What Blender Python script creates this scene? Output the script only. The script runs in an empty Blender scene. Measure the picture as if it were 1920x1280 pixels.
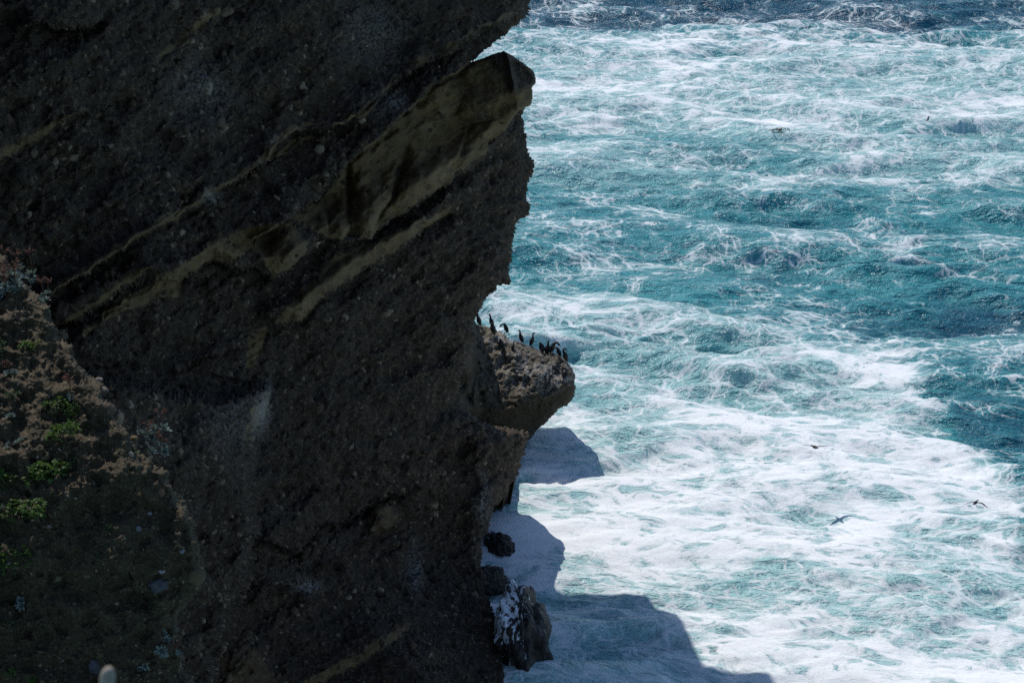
import bpy, bmesh, math, random
import numpy as np
from mathutils import Vector, Matrix, Euler

R = math.radians
rng = np.random.default_rng(7)
random.seed(7)
scn = bpy.context.scene
col = scn.collection

# ------------------------------------------------------------------ camera, sky, sun, exposure
CAM_Z = 40.0
PITCH = R(22.0)
FPX = 1920 * 70 / 36.0
cd = bpy.data.cameras.new('camera')
cam = bpy.data.objects.new('camera', cd)
col.objects.link(cam)
cam.location = (0, 0, CAM_Z)
cam.rotation_euler = (math.pi / 2 - PITCH, 0, 0)
cd.lens = 70
cd.sensor_width = 36
cd.clip_start = 0.1
cd.clip_end = 60000
cd.dof.use_dof = True
cd.dof.focus_distance = 80
cd.dof.aperture_fstop = 7.1
scn.camera = cam

SUN_EL, SUN_AZ = R(53.0), R(-29.0)          # azimuth measured from +Y towards +X
world = bpy.data.worlds.new('World')
scn.world = world
world.use_nodes = True
wn = world.node_tree
sky = wn.nodes.new('ShaderNodeTexSky')
sky.sky_type = 'NISHITA'
sky.sun_disc = False
sky.ozone_density = 4.6
sky.dust_density = 0.4
sky.sun_elevation = SUN_EL
sky.sun_rotation = SUN_AZ % (2 * math.pi)
bg = wn.nodes['Background']
bg.inputs['Strength'].default_value = 0.12
wn.links.new(sky.outputs[0], bg.inputs['Color'])

sdir = Vector((math.cos(SUN_EL) * math.sin(SUN_AZ), math.cos(SUN_EL) * math.cos(SUN_AZ), math.sin(SUN_EL)))
sl = bpy.data.lights.new('sun', 'SUN')
sl.energy = 3.6
sl.angle = R(0.53)
sl.color = (1.0, 0.955, 0.89)
so = bpy.data.objects.new('sun', sl)
col.objects.link(so)
so.location = (-60, 100, 160)
so.rotation_euler = sdir.to_track_quat('Z', 'Y').to_euler()

scn.view_settings.view_transform = 'Standard'
scn.view_settings.look = 'None'
scn.view_settings.exposure = 0.0
scn.view_settings.gamma = 1.0
scn.view_settings.use_curve_mapping = False
scn.cycles.use_denoising = False
scn.cycles.sample_clamp_direct = 1.6
scn.cycles.sample_clamp_indirect = 3.0

# ------------------------------------------------------------------ numpy helpers
CP, SP = math.cos(PITCH), math.sin(PITCH)

def ray(px, py):
    """direction (x, y, z) with y = 1 for a point of the photograph"""
    u = (np.asarray(px, float) - 960) / FPX
    v = -(np.asarray(py, float) - 640) / FPX
    y = CP + v * SP
    return u / y, (-SP + v * CP) / y

def at(px, py, Y):
    rx, rz = ray(px, py)
    return Vector((float(rx * Y), float(Y), float(CAM_Z + rz * Y)))

def on_water(px, py, z=0.0):
    rx, rz = ray(px, py)
    Y = (z - CAM_Z) / rz
    return Vector((float(rx * Y), float(Y), z))

def project(x, y, z):
    f = y * CP - (z - CAM_Z) * SP
    v = y * SP + (z - CAM_Z) * CP
    f = np.where(f < 1e-3, 1e-3, f)
    return 960 + FPX * x / f, 640 - FPX * v / f

def hsh(ix, iy, iz, seed):
    h = (ix.astype(np.int64) * 374761393 + iy.astype(np.int64) * 668265263 + iz.astype(np.int64) * 2147483647 + seed * 974634777) & 0xffffffff
    h = ((h ^ (h >> 13)) * 1274126177) & 0xffffffff
    h = ((h ^ (h >> 16)) * 2246822519) & 0xffffffff
    return (h ^ (h >> 15)) & 0xffffffff

def perlin(x, y, z, seed=0):
    x0, y0, z0 = np.floor(x), np.floor(y), np.floor(z)
    fx, fy, fz = x - x0, y - y0, z - z0
    s = lambda t: t * t * t * (t * (t * 6 - 15) + 10)
    u, v, w = s(fx), s(fy), s(fz)
    out = 0
    for i in (0, 1):
        for j in (0, 1):
            for k in (0, 1):
                h = hsh(x0 + i, y0 + j, z0 + k, seed)
                a = (h & 1023) / 1023.0 * 2 - 1
                b = ((h >> 10) & 1023) / 1023.0 * 2 - 1
                c = ((h >> 20) & 1023) / 1023.0 * 2 - 1
                g = a * (fx - i) + b * (fy - j) + c * (fz - k)
                out = out + g * (u if i else 1 - u) * (v if j else 1 - v) * (w if k else 1 - w)
    return out * 1.3

def fbm(x, y, z, octs=4, seed=0, gain=0.5, ridged=False):
    a, f, t = 1.0, 1.0, 0
    for o in range(octs):
        n = perlin(x * f, y * f, z * f, seed + o * 17)
        if ridged:
            n = 1 - 2 * np.abs(n) * 1.6
        t = t + a * n
        a *= gain
        f *= 2.03
    return t

def worley(x, y, z, seed=0):
    x0, y0, z0 = np.floor(x), np.floor(y), np.floor(z)
    f1 = np.full(x.shape, 9.0)
    f2 = np.full(x.shape, 9.0)
    idv = np.zeros(x.shape)
    for i in (-1, 0, 1):
        for j in (-1, 0, 1):
            for k in (-1, 0, 1):
                h = hsh(x0 + i, y0 + j, z0 + k, seed)
                cx = x0 + i + (h & 1023) / 1023.0
                cy = y0 + j + ((h >> 10) & 1023) / 1023.0
                cz = z0 + k + ((h >> 20) & 1023) / 1023.0
                d = (x - cx) ** 2 + (y - cy) ** 2 + (z - cz) ** 2
                near = d < f1
                f2 = np.where(near, f1, np.minimum(f2, d))
                idv = np.where(near, (hsh(x0 + i, y0 + j, z0 + k, seed + 5) & 65535) / 65535.0, idv)
                f1 = np.where(near, d, f1)
    return np.sqrt(f1), np.sqrt(f2), idv

def sm(a, b, t):
    t = np.clip((t - a) / (b - a), 0, 1)
    return t * t * (3 - 2 * t)

def sdf(poly, X, Y):
    """signed distance to a closed outline, positive inside"""
    p = np.asarray(poly, float)
    best = np.full(X.shape, 1e18)
    inside = np.zeros(X.shape, bool)
    for k in range(len(p)):
        ax, ay = p[k]
        bx, by = p[(k + 1) % len(p)]
        dx, dy = bx - ax, by - ay
        t = np.clip(((X - ax) * dx + (Y - ay) * dy) / (dx * dx + dy * dy + 1e-9), 0, 1)
        best = np.minimum(best, (X - ax - t * dx) ** 2 + (Y - ay - t * dy) ** 2)
        if ay != by:
            c = ((ay > Y) != (by > Y)) & (X < (bx - ax) * (Y - ay) / (by - ay) + ax)
            inside ^= c
    return np.where(inside, 1, -1) * np.sqrt(best)

def line_dist(line, X, Y):
    best = np.full(X.shape, 1e18)
    for (ax, ay), (bx, by) in zip(line[:-1], line[1:]):
        dx, dy = bx - ax, by - ay
        t = np.clip(((X - ax) * dx + (Y - ay) * dy) / (dx * dx + dy * dy), 0, 1)
        best = np.minimum(best, (X - ax - t * dx) ** 2 + (Y - ay - t * dy) ** 2)
    return np.sqrt(best)

def lip(X, Y, line, above, below, la, lb, fade=40):
    """overhanging lip along a line: bulge above it, recess under it"""
    l = sorted(line)
    xs, ys = [p[0] for p in l], [p[1] for p in l]
    s = np.interp(X, xs, ys) - Y
    w = sm(xs[0] - fade, xs[0] + fade, X) * (1 - sm(xs[-1] - fade, xs[-1] + fade, X))
    return w * np.where(s >= 0, above * np.exp(-np.maximum(s, 0) / la), -below * np.exp(np.minimum(s, 0) / lb) * sm(0, -6, s) - above * 0 + above * (1 - sm(0, -6, s)))

def belly(X, Y, line, amp, off, wid, fade=30):
    """rounded swelling of a bed a little above its lower edge, so the edge itself turns under"""
    l = sorted(line)
    xs, ys = [p[0] for p in l], [p[1] for p in l]
    s = np.interp(X, xs, ys) - Y
    w = sm(xs[0] - fade, xs[0] + fade, X) * (1 - sm(xs[-1] - fade, xs[-1] + fade, X))
    return w * amp * np.exp(-((s - off) / wid) ** 2)

def mesh_np(name, V, quads, mat, attrs=None, smooth=True, parent=None, tris=None):
    me = bpy.data.meshes.new(name)
    me.vertices.add(len(V))
    me.vertices.foreach_set('co', np.asarray(V, np.float32).ravel())
    q = np.asarray(quads, np.int32)
    me.loops.add(q.size)
    me.loops.foreach_set('vertex_index', q.ravel())
    me.polygons.add(len(q))
    me.polygons.foreach_set('loop_start', np.arange(0, q.size, 4, dtype=np.int32))
    me.polygons.foreach_set('loop_total', np.full(len(q), 4, np.int32))
    me.polygons.foreach_set('use_smooth', np.full(len(q), smooth, bool))
    for k, a in (attrs or {}).items():
        at_ = me.attributes.new(k, 'FLOAT', 'POINT')
        at_.data.foreach_set('value', np.asarray(a, np.float32).ravel())
    me.update()
    me.validate()
    me.materials.append(mat)
    o = bpy.data.objects.new(name, me)
    col.objects.link(o)
    if parent:
        o.parent = parent
    return o

def tag(o, label=None, cat=None, group=None, kind=None):
    for k, v in (('label', label), ('category', cat), ('group', group), ('kind', kind)):
        if v:
            o[k] = v
    return o

def grid_normals(P):
    du = np.gradient(P, axis=1)
    dv = np.gradient(P, axis=0)
    n = np.cross(dv, du)
    n /= np.linalg.norm(n, axis=2, keepdims=True) + 1e-12
    return n

def relief(name, mat, P, S, attrs, rings, pxs, pys, W=None, S0=None):
    """solid rock from a grid of surface points, cut to S > 0, its rim carried round to the back"""
    ny, nx = S.shape
    m = S > 0
    f = m[:-1, :-1] & m[1:, :-1] & m[1:, 1:] & m[:-1, 1:]
    idx = np.arange(ny * nx).reshape(ny, nx)
    a, b, c, d = idx[:-1, :-1][f], idx[1:, :-1][f], idx[1:, 1:][f], idx[:-1, 1:][f]
    quads = np.stack([a, b, c, d], 1)
    e = np.concatenate([quads[:, [0, 1]], quads[:, [1, 2]], quads[:, [2, 3]], quads[:, [3, 0]]])
    key = np.minimum(e[:, 0], e[:, 1]).astype(np.int64) * (ny * nx) + np.maximum(e[:, 0], e[:, 1])
    u, inv, cnt = np.unique(key, return_inverse=True, return_counts=True)
    be = e[cnt[inv] == 1]
    V = P.reshape(-1, 3)
    gy, gx = np.gradient(S if S0 is None else S0, pys, pxs)
    g = np.stack([gx, np.zeros_like(gx), -gy], 2).reshape(-1, 3)
    g /= np.linalg.norm(g, axis=1, keepdims=True) + 1e-9
    bv = np.unique(be)
    wt = np.ones(len(bv)) if W is None else W.ravel()[bv]
    newV, newQ, prev = [V], [quads], None
    at_all = {k: [np.asarray(v).ravel()] for k, v in attrs.items()}
    pos = {}
    base = len(V)
    lut = np.full(ny * nx, -1, np.int64)
    lut[bv] = np.arange(len(bv))
    last = bv
    for (back, inn) in rings:
        n1 = perlin(V[bv, 0] * 1.7, V[bv, 1] * 1.7 + back, V[bv, 2] * 1.7, 3)
        vd = V[bv] - np.array([0, 0, CAM_Z])
        vd = vd / vd[:, 1:2]
        Q_ = V[bv] + vd * back + g[bv] * (inn * wt * (1 + 0.5 * n1))[:, None]
        newV.append(Q_)
        for k, v in attrs.items():
            at_all[k].append(np.asarray(v).ravel()[bv])
        cur = base + np.arange(len(bv))
        i0, i1 = lut[be[:, 0]], lut[be[:, 1]]
        newQ.append(np.stack([last[i1], last[i0], cur[i0], cur[i1]], 1))
        base += len(bv)
        last = cur
    V = np.concatenate(newV)
    Q = np.concatenate(newQ)
    A = {k: np.concatenate(v) for k, v in at_all.items()}
    used = np.unique(Q)
    re = np.full(len(V), -1, np.int64)
    re[used] = np.arange(len(used))
    return mesh_np(name, V[used], re[Q], mat, {k: v[used] for k, v in A.items()})

# ------------------------------------------------------------------ node helpers
class NT:
    def __init__(self, name):
        self.m = bpy.data.materials.new(name)
        self.m.use_nodes = True
        self.t = self.m.node_tree
        self.b = self.t.nodes['Principled BSDF']
    def n(self, typ, **kw):
        nd = self.t.nodes.new(typ)
        for k, v in kw.items():
            setattr(nd, k, v)
        return nd
    def put(self, sock, v):
        if v is None:
            return
        if hasattr(v, 'is_output') or isinstance(v, bpy.types.NodeSocket):
            self.t.links.new(v, sock)
        else:
            sock.default_value = v
    def attr(self, name):
        return self.n('ShaderNodeAttribute', attribute_name=name).outputs['Fac']
    def math(self, op, a, b=None, clamp=False):
        nd = self.n('ShaderNodeMath', operation=op, use_clamp=clamp)
        self.put(nd.inputs[0], a)
        self.put(nd.inputs[1], b)
        return nd.outputs[0]
    def vmath(self, op, a, b):
        nd = self.n('ShaderNodeVectorMath', operation=op)
        self.put(nd.inputs[0], a)
        self.put(nd.inputs[1], b)
        return nd.outputs[0]
    def scale(self, v, s):
        nd = self.n('ShaderNodeVectorMath', operation='SCALE')
        self.put(nd.inputs[0], v)
        self.put(nd.inputs['Scale'], s)
        return nd.outputs[0]
    def step(self, v, a, b, lo=0.0, hi=1.0):
        nd = self.n('ShaderNodeMapRange', interpolation_type='SMOOTHSTEP')
        self.put(nd.inputs[0], v)
        self.put(nd.inputs[1], a)
        self.put(nd.inputs[2], b)
        self.put(nd.inputs[3], lo)
        self.put(nd.inputs[4], hi)
        return nd.outputs[0]
    def noise(self, vec, scale, detail=4, rough=0.55, out=0, dist=0.0):
        nd = self.n('ShaderNodeTexNoise')
        self.put(nd.inputs['Vector'], vec)
        nd.inputs['Scale'].default_value = scale
        nd.inputs['Detail'].default_value = detail
        nd.inputs['Roughness'].default_value = rough
        nd.inputs['Distortion'].default_value = dist
        return nd.outputs[out]
    def vor(self, vec, scale, feature='F1', dims='3D', out=0, rand=1.0):
        nd = self.n('ShaderNodeTexVoronoi', feature=feature, voronoi_dimensions=dims)
        self.put(nd.inputs['Vector'], vec)
        nd.inputs['Scale'].default_value = scale
        nd.inputs['Randomness'].default_value = rand
        return nd.outputs[out]
    def mix(self, f, a, b, blend='MIX'):
        nd = self.n('ShaderNodeMix', data_type='RGBA', blend_type=blend)
        self.put(nd.inputs[0], f)
        self.put(nd.inputs[6], a)
        self.put(nd.inputs[7], b)
        return nd.outputs[2]
    def bump(self, h, strength, dist, normal=None):
        nd = self.n('ShaderNodeBump')
        nd.inputs['Strength'].default_value = strength
        nd.inputs['Distance'].default_value = dist
        self.put(nd.inputs['Height'], h)
        self.put(nd.inputs['Normal'], normal)
        return nd.outputs[0]
    def pos(self):
        return self.n('ShaderNodeNewGeometry').outputs['Position']
    def set(self, **kw):
        for k, v in kw.items():
            self.put(self.b.inputs[k.replace('_', ' ')], v)
        return self.m

def C(r, g, b):
    return (r, g, b, 1.0)

# ------------------------------------------------------------------ rock material
def rock_material(name, dark, mid, light, sand, scale=1.0, pale=(0.30, 0.29, 0.28), wet=False):
    """conglomerate: pebble tone comes with the mesh (pebble, tone), sandstone and lichen too"""
    t = NT(name)
    p = t.pos()
    tone = t.attr('tone')
    sandm = t.attr('sand')
    palem = t.attr('pale')
    n1 = t.noise(p, 0.35 * scale, 6, 0.6)
    n2 = t.noise(p, 9 * scale, 5, 0.65)
    n3 = t.noise(p, 40 * scale, 3, 0.6)
    c = t.mix(t.step(tone, 0.0, 0.7), C(*dark), C(*mid))
    c = t.mix(t.step(tone, 0.66, 1.0), c, C(*light))
    c = t.mix(t.step(n1, 0.35, 0.7, 0, 0.55), c, C(dark[0] * 0.8, dark[1] * 0.8, dark[2] * 0.78))
    c = t.mix(t.step(n2, 0.35, 0.7, 0.0, 0.25), c, C(mid[0] * 1.15, mid[1] * 0.98, mid[2] * 0.8))
    sc = t.mix(t.step(t.noise(p, 1.3 * scale, 6, 0.6), 0.3, 0.75), C(*sand), C(sand[0] * 0.55, sand[1] * 0.52, sand[2] * 0.5))
    c = t.mix(sandm, c, sc)
    lm = t.step(t.math('ADD', palem, t.math('MULTIPLY', t.math('SUBTRACT', n2, 0.5), 0.5)), 0.35, 0.85) if wet else t.math('MULTIPLY', palem, t.step(n2, 0.4, 0.6))
    c = t.mix(lm, c, C(*pale))
    h = t.math('ADD', t.math('MULTIPLY', n2, 1.0), t.math('MULTIPLY', n3, 0.35))
    rough = t.math('SUBTRACT', 1.0, t.math('MULTIPLY', sandm, 0.8))
    nd = t.n('ShaderNodeBump')
    t.put(nd.inputs['Strength'], t.math('MULTIPLY', rough, 0.55))
    nd.inputs['Distance'].default_value = 0.10 / scale
    t.put(nd.inputs['Height'], h)
    return t.set(Base_Color=c, Roughness=0.55 if wet else 0.85, Normal=nd.outputs[0], Specular_IOR_Level=0.35)

M_CLIFF = rock_material('conglomerate', (0.023, 0.0152, 0.009), (0.100, 0.066, 0.037), (0.31, 0.24, 0.165), (0.160, 0.106, 0.042))
M_LEDGE = rock_material('ledge_rock', (0.024, 0.020, 0.011), (0.094, 0.078, 0.042), (0.34, 0.305, 0.24), (0.17, 0.135, 0.08), 1.6, (0.55, 0.53, 0.52))
M_HILL = rock_material('hillside_soil', (0.030, 0.023, 0.011), (0.096, 0.076, 0.038), (0.38, 0.33, 0.26), (0.074, 0.057, 0.030), 4.5, (0.35, 0.34, 0.34))
M_WET = rock_material('wet_rock', (0.018, 0.016, 0.014), (0.045, 0.036, 0.028), (0.09, 0.075, 0.06), (0.10, 0.085, 0.06), 2.0, (0.8, 0.84, 0.88), wet=True)

# ------------------------------------------------------------------ sea
def spaced(parts):
    return np.unique(np.concatenate([np.linspace(a, b, n) for a, b, n in parts]))

SEA = {}

def make_sea():
    # one fan-shaped sheet from under the cliff out to the horizon, finest between 55 and 200 m
    dep = np.linspace(R(33.5), R(11.6), 900)
    r_f = CAM_Z / np.tan(dep)
    r = np.concatenate([np.linspace(4, r_f[0], 40)[:-1], r_f, np.geomspace(r_f[-1], 30000, 70)[1:]])
    a_f = np.linspace(R(-3.5), R(16.8), 700)
    a = np.concatenate([np.linspace(R(-180), R(-20), 30), np.linspace(R(-20), a_f[0], 40)[1:-1], a_f, np.linspace(a_f[-1], R(180), 50)[1:]])
    A, RR = np.meshgrid(a, r)
    X, Y = RR * np.sin(A), RR * np.cos(A)
    near = np.exp(-np.maximum(RR - 260, 0) / 300)
    Z0 = np.zeros_like(X)
    # slow wander of the wave fronts
    wx = X + 2.2 * fbm(X / 15, Y / 15, Z0, 3, 50)
    wy = Y + 2.2 * fbm(X / 15, Y / 15, Z0 + 7, 3, 60)
    h = np.zeros_like(X)
    amp_mod = 0.75 + 0.45 * sm(-0.5, 0.6, fbm(X / 22, Y / 22, Z0, 2, 71))
    for k in range(46):
        lam = 1.1 * (15.0 / 1.1) ** rng.random()
        th = R(-100 + rng.normal() * 24)
        kx, ky = math.cos(th) * 2 * math.pi / lam, math.sin(th) * 2 * math.pi / lam
        ph = wx * kx + wy * ky + rng.random() * 6.28
        amp = 0.0190 * lam ** 0.80
        s = np.sin(ph)
        h += amp * (s + 0.35 * np.cos(2 * ph + 3.14)) * amp_mod
    # long-crested swell rolling in
    for lam, amp, deg, p0 in ((17.0, 0.31, -97, 0.4), (12.5, 0.25, -108, 2.1), (9.2, 0.18, -90, 4.0), (6.6, 0.13, -112, 1.2)):
        th = R(deg)
        ph = (wx * math.cos(th) + wy * math.sin(th)) * 2 * math.pi / lam + p0 + 1.1 * fbm(X / 26, Y / 26, Z0 + deg, 2, 57)
        h += amp * (np.sin(ph) - 0.28 * np.cos(2 * ph)) * (0.6 + 0.6 * sm(-0.5, 0.5, fbm(X / 30, Y / 18, Z0 + deg, 2, 58)))
    # choppy ridges
    h += 0.05 * fbm(wx / 2.6, wy / 2.0, Z0, 3, 81, 0.5, True) * amp_mod
    h += 0.022 * fbm(wx / 0.9, wy / 0.7, Z0, 2, 91, 0.5, True)
    h = 1.0 * np.tanh(h)
    px, py = project(X, Y, np.zeros_like(X))
    px = np.where(Y > 5, px, 3000.0)
    py = py + 26 * fbm(X / 9, Y / 9, Z0, 2, 35) * sm(150, 500, py)
    px = px + 30 * fbm(X / 8, Y / 8, Z0, 2, 36)
    py = np.where(Y > 5, py, 3000.0)
    # foam cover over the bay, as mapped from the shore
    d = np.interp(py, [-200, 0, 25, 60, 95, 150, 230, 280, 330, 420, 500, 560, 620, 700, 780, 860, 1000, 1280],
                  [.16, .24, .28, .36, .52, .60, .56, .46, .38, .34, .37, .38, .40, .53, .67, .73, .74, .71])
    def blob(cx, cy, rx, ry, amp, rot=0.0):
        c, s_ = math.cos(R(rot)), math.sin(R(rot))
        u = ((px - cx) * c + (py - cy) * s_) / rx
        v = (-(px - cx) * s_ + (py - cy) * c) / ry
        return amp * np.exp(-(u * u + v * v))
    edge = np.interp(py, [520, 600, 680, 740, 830, 950, 1060, 1180, 1400], [1380, 1480, 1640, 1720, 1810, 1880, 1920, 1990, 2100])
    right = sm(-60, 60, px - edge + 55 * fbm(X / 5, Y / 5, Z0, 3, 33)) * sm(500, 600, py)
    d = d * (1 - right) + right * 0.33
    for b in [(1260, 60, 260, 22, .28), (1540, 40, 120, 20, .30), (1620, 85, 350, 16, .26), (1080, 15, 60, 14, .3), (1900, 35, 60, 14, .25),
              (1230, 110, 160, 18, .12), (1150, 165, 180, 22, .12), (1480, 240, 160, 20, .2, 8), (1830, 210, 120, 22, .2),
              (1300, 130, 90, 14, .2, -8), (1700, 300, 240, 16, .12), (1130, 225, 130, 14, .25, -6), (1200, 250, 170, 14, -.22), (1350, 270, 260, 18, -.18, 4),
              (1830, 180, 60, 14, -.35), (1600, 160, 130, 14, -.15), (1250, 415, 60, 14, .45), (1670, 345, 220, 14, .28, -4), (1480, 340, 120, 12, .25, -12),
              (1650, 440, 60, 30, .25, 35), (1330, 480, 160, 14, .16), (1060, 470, 130, 40, .12), (1420, 400, 200, 40, -.1), (1750, 560, 230, 36, -.16),
              (1700, 500, 160, 14, .16, 10), (1150, 590, 150, 30, .12), (1500, 570, 60, 16, .3, 20), (1020, 600, 120, 30, .2), (1260, 545, 110, 20, -.12),
              (1560, 650, 130, 40, .22, 30), (1680, 700, 90, 26, .25, 35), (1230, 680, 170, 30, -.12), (1100, 740, 60, 26, -.3), (1200, 830, 80, 26, -.25),
              (1330, 900, 100, 18, -.16), (1300, 960, 300, 60, .10), (1500, 880, 160, 40, .10), (1180, 1040, 160, 60, .14), (1630, 980, 80, 30, .16),
              (1430, 1080, 70, 22, -.3, -20), (1530, 960, 60, 18, -.22), (1660, 1090, 180, 34, -.2), (1800, 1130, 160, 40, -.26), (1560, 1180, 120, 26, -.14),
              (1720, 1010, 70, 18, -.25), (1850, 1250, 120, 30, .2), (1600, 1230, 160, 30, .15), (1120, 1200, 220, 80, -.24), (950, 1003, 50, 20, .35), (1000, 1100, 40, 14, .35), (1010, 930, 60, 40, -.18), (1130, 1260, 240, 30, -.12)]:
        d = d + blob(*b)
    d = d * 0.92 - 0.05 * sm(700, 500, py) + 0.10 * fbm(X / 7.0, Y / 7.0, Z0, 3, 41) + 0.06 * fbm(X / 2.2, Y / 2.2, Z0, 2, 43)
    hs = h / 0.48
    d = d + 0.09 * sm(0.7, 1.7, hs) - 0.04 * sm(-0.2, -1.5, hs)
    # air beaten into the water, with shaded swell troughs put into its colour
    air_trough = np.interp(py, [-100, 40, 95, 160, 260, 330, 450, 560, 700, 850, 1280], [.06, .10, .58, .80, .72, .50, .38, .50, .74, .84, .84])
    air_trough = air_trough * (1 - right) + 0.24 * right
    air_trough = air_trough + 0.16 * fbm(X / 9, Y / 9, Z0, 3, 47) + 0.5 * blob(1830, 190, 140, 40, .4) + 0.05 * hs
    for b in [(1450, 432, 260, 26, -.22), (1230, 268, 190, 26, -.22, 4), (1780, 590, 240, 60, -.10), (1600, 500, 200, 20, -.12), (1120, 395, 110, 18, -.22), (1350, 505, 130, 16, -.2), (1830, 300, 140, 22, .3), (1120, 320, 160, 30, .22), (1560, 330, 260, 26, .18), (1080, 560, 160, 40, .2), (1500, 20, 500, 20, -.15), (1700, 60, 260, 22, -.2)]:  # dark bands of the swell put into the water colour, pale patches too
        air_trough = air_trough + blob(*b)
    h = h * (1 - 0.55 * sm(0.45, 0.75, d)) + 0.05 * sm(0.45, 0.9, d)
    h = h * near
    SEA.update(X=X.ravel(), Y=Y.ravel(), h=h.ravel())
    V = np.stack([X, Y, h], 2).reshape(-1, 3)
    ny, nx = X.shape
    idx = np.arange(ny * nx).reshape(ny, nx)
    q = np.stack([idx[:-1, :-1].ravel(), idx[:-1, 1:].ravel(), idx[1:, 1:].ravel(), idx[1:, :-1].ravel()], 1)

    t = NT('sea_water')
    p = t.pos()
    flat0 = t.vmath('MULTIPLY', p, (1, 1, 0.0))
    rot = t.n('ShaderNodeVectorRotate', rotation_type='Z_AXIS')
    t.put(rot.inputs['Vector'], flat0)
    rot.inputs['Angle'].default_value = R(9)
    flat = t.vmath('MULTIPLY', rot.outputs[0], (0.68, 1.08, 1.0))     # streaks lie along the crests
    w1 = t.noise(flat, 0.28, 3, 0.5, out=1)
    w2 = t.noise(flat, 1.3, 4, 0.6, out=1)
    q1 = t.vmath('ADD', flat, t.scale(t.vmath('SUBTRACT', w1, (.5, .5, .5)), 3.0))
    q2 = t.vmath('ADD', q1, t.scale(t.vmath('SUBTRACT', w2, (.5, .5, .5)), 0.75))
    dens = t.attr('foam')
    big = t.noise(q1, 0.30, 5, 0.55)
    mid = t.noise(q2, 1.0, 6, 0.6)
    fine = t.noise(q2, 5.0, 5, 0.65)
    vfine = t.noise(flat, 16.0, 3, 0.65)
    e1 = t.vor(q2, 0.62, 'DISTANCE_TO_EDGE', '2D')
    e2 = t.vor(q2, 1.6, 'DISTANCE_TO_EDGE', '2D')
    e3 = t.vor(q2, 3.9, 'DISTANCE_TO_EDGE', '2D')
    field = t.math('ADD', t.math('MULTIPLY', big, 0.5), t.math('MULTIPLY', mid, 0.5))
    field = t.math('ADD', field, t.math('MULTIPLY', t.math('SUBTRACT', fine, 0.5), 0.24))
    field = t.math('ADD', field, t.math('MULTIPLY', t.math('SUBTRACT', vfine, 0.5), 0.10))
    lv = t.math('SUBTRACT', t.math('ADD', field, t.math('MULTIPLY', t.math('SUBTRACT', dens, 0.5), 0.60)), 0.5)
    # closed film, thin at its margins
    film = t.math('MULTIPLY', t.step(lv, -0.015, 0.085), t.step(lv, 0.0, 0.18, 0.60, 1.0))
    # nets of foam threads between cells of three sizes, the threads wider where the cover is denser
    wid = t.math('MULTIPLY', t.step(lv, -0.26, 0.10), 0.13)
    def net(e, k, lo):
        w = t.math('MULTIPLY', wid, k)
        return t.math('SUBTRACT', 1.0, t.step(e, t.math('MULTIPLY', w, 0.1), t.math('ADD', t.math('MULTIPLY', w, 1.35), lo)))
    brk = t.step(mid, 0.36, 0.54, 0.25, 1.0)
    lace = t.math('MAXIMUM', t.math('MULTIPLY', net(e1, 0.55, 0.012), 0.78), t.math('MAXIMUM', t.math('MULTIPLY', net(e2, 0.8, 0.012), 0.66), t.math('MULTIPLY', net(e3, 1.1, 0.012), 0.30)))
    lace = t.math('MULTIPLY', t.math('MULTIPLY', lace, brk), t.step(lv, -0.20, -0.03))
    # windows of clear water left open in the thick foam
    win = t.math('MULTIPLY', t.step(e1, 0.16, 0.27), t.step(t.noise(q1, 0.55, 3, 0.5), 0.47, 0.56))
    win2 = t.math('MULTIPLY', t.step(e2, 0.17, 0.28), t.step(t.noise(q1, 0.8, 3, 0.5, out=0), 0.47, 0.56))
    win = t.math('MULTIPLY', t.math('MAXIMUM', win, win2), t.step(lv, 0.24, 0.10))
    film = t.math('MULTIPLY', film, t.math('SUBTRACT', 1.0, t.math('MULTIPLY', win, 0.9)))
    specks = t.math('MULTIPLY', t.math('MULTIPLY', t.step(vfine, 0.60, 0.68), t.step(fine, 0.52, 0.62)), t.step(lv, -0.24, -0.08, 0.0, 0.45))
    foam = t.math('MAXIMUM', t.math('MAXIMUM', film, specks), lace)
    foam = t.math('MULTIPLY', foam, t.step(fine, 0.22, 0.50, 0.80, 1.0), clamp=True)
    air_trough_a = t.attr('air_trough')
    milky = t.math('ADD', air_trough_a, t.math('MULTIPLY', t.step(lv, -0.18, 0.12), 0.30))
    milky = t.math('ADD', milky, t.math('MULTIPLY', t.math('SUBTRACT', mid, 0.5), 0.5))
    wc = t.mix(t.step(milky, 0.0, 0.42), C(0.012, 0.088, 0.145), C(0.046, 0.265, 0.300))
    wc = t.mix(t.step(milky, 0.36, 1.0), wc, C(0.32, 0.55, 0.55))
    r1 = t.noise(t.vmath('MULTIPLY', t.vmath('ADD', flat, t.scale(w2, 0.5)), (0.75, 1.6, 1)), 1.15, 4, 0.60)
    r2 = t.noise(q2, 6.0, 2, 0.5)
    hh = t.math('ADD', t.math('MULTIPLY', r1, 0.8), t.math('MULTIPLY', r2, 0.20))
    nrm_w = t.bump(hh, 1.0, 0.80)
    fh = t.math('ADD', t.math('MULTIPLY', foam, 0.30), t.math('ADD', t.math('MULTIPLY', fine, 0.5), t.math('MULTIPLY', mid, 0.6)))
    nrm_f = t.bump(fh, 0.6, 0.20)
    t.set(Base_Color=wc, Roughness=0.24, IOR=1.33, Specular_IOR_Level=0.42, Normal=nrm_w)
    fb = t.n('ShaderNodeBsdfPrincipled')
    fb.inputs['Base Color'].default_value = C(0.80, 0.82, 0.83)
    fb.inputs['Roughness'].default_value = 0.7
    fb.inputs['Specular IOR Level'].default_value = 0.2
    # foam scatters light through its depth: its shading follows the bumps only softly
    soft = t.n('ShaderNodeVectorMath', operation='NORMALIZE')
    t.put(soft.inputs[0], t.vmath('ADD', t.scale(nrm_f, 0.72), (0.0, 0.0, 0.28)))
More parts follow.
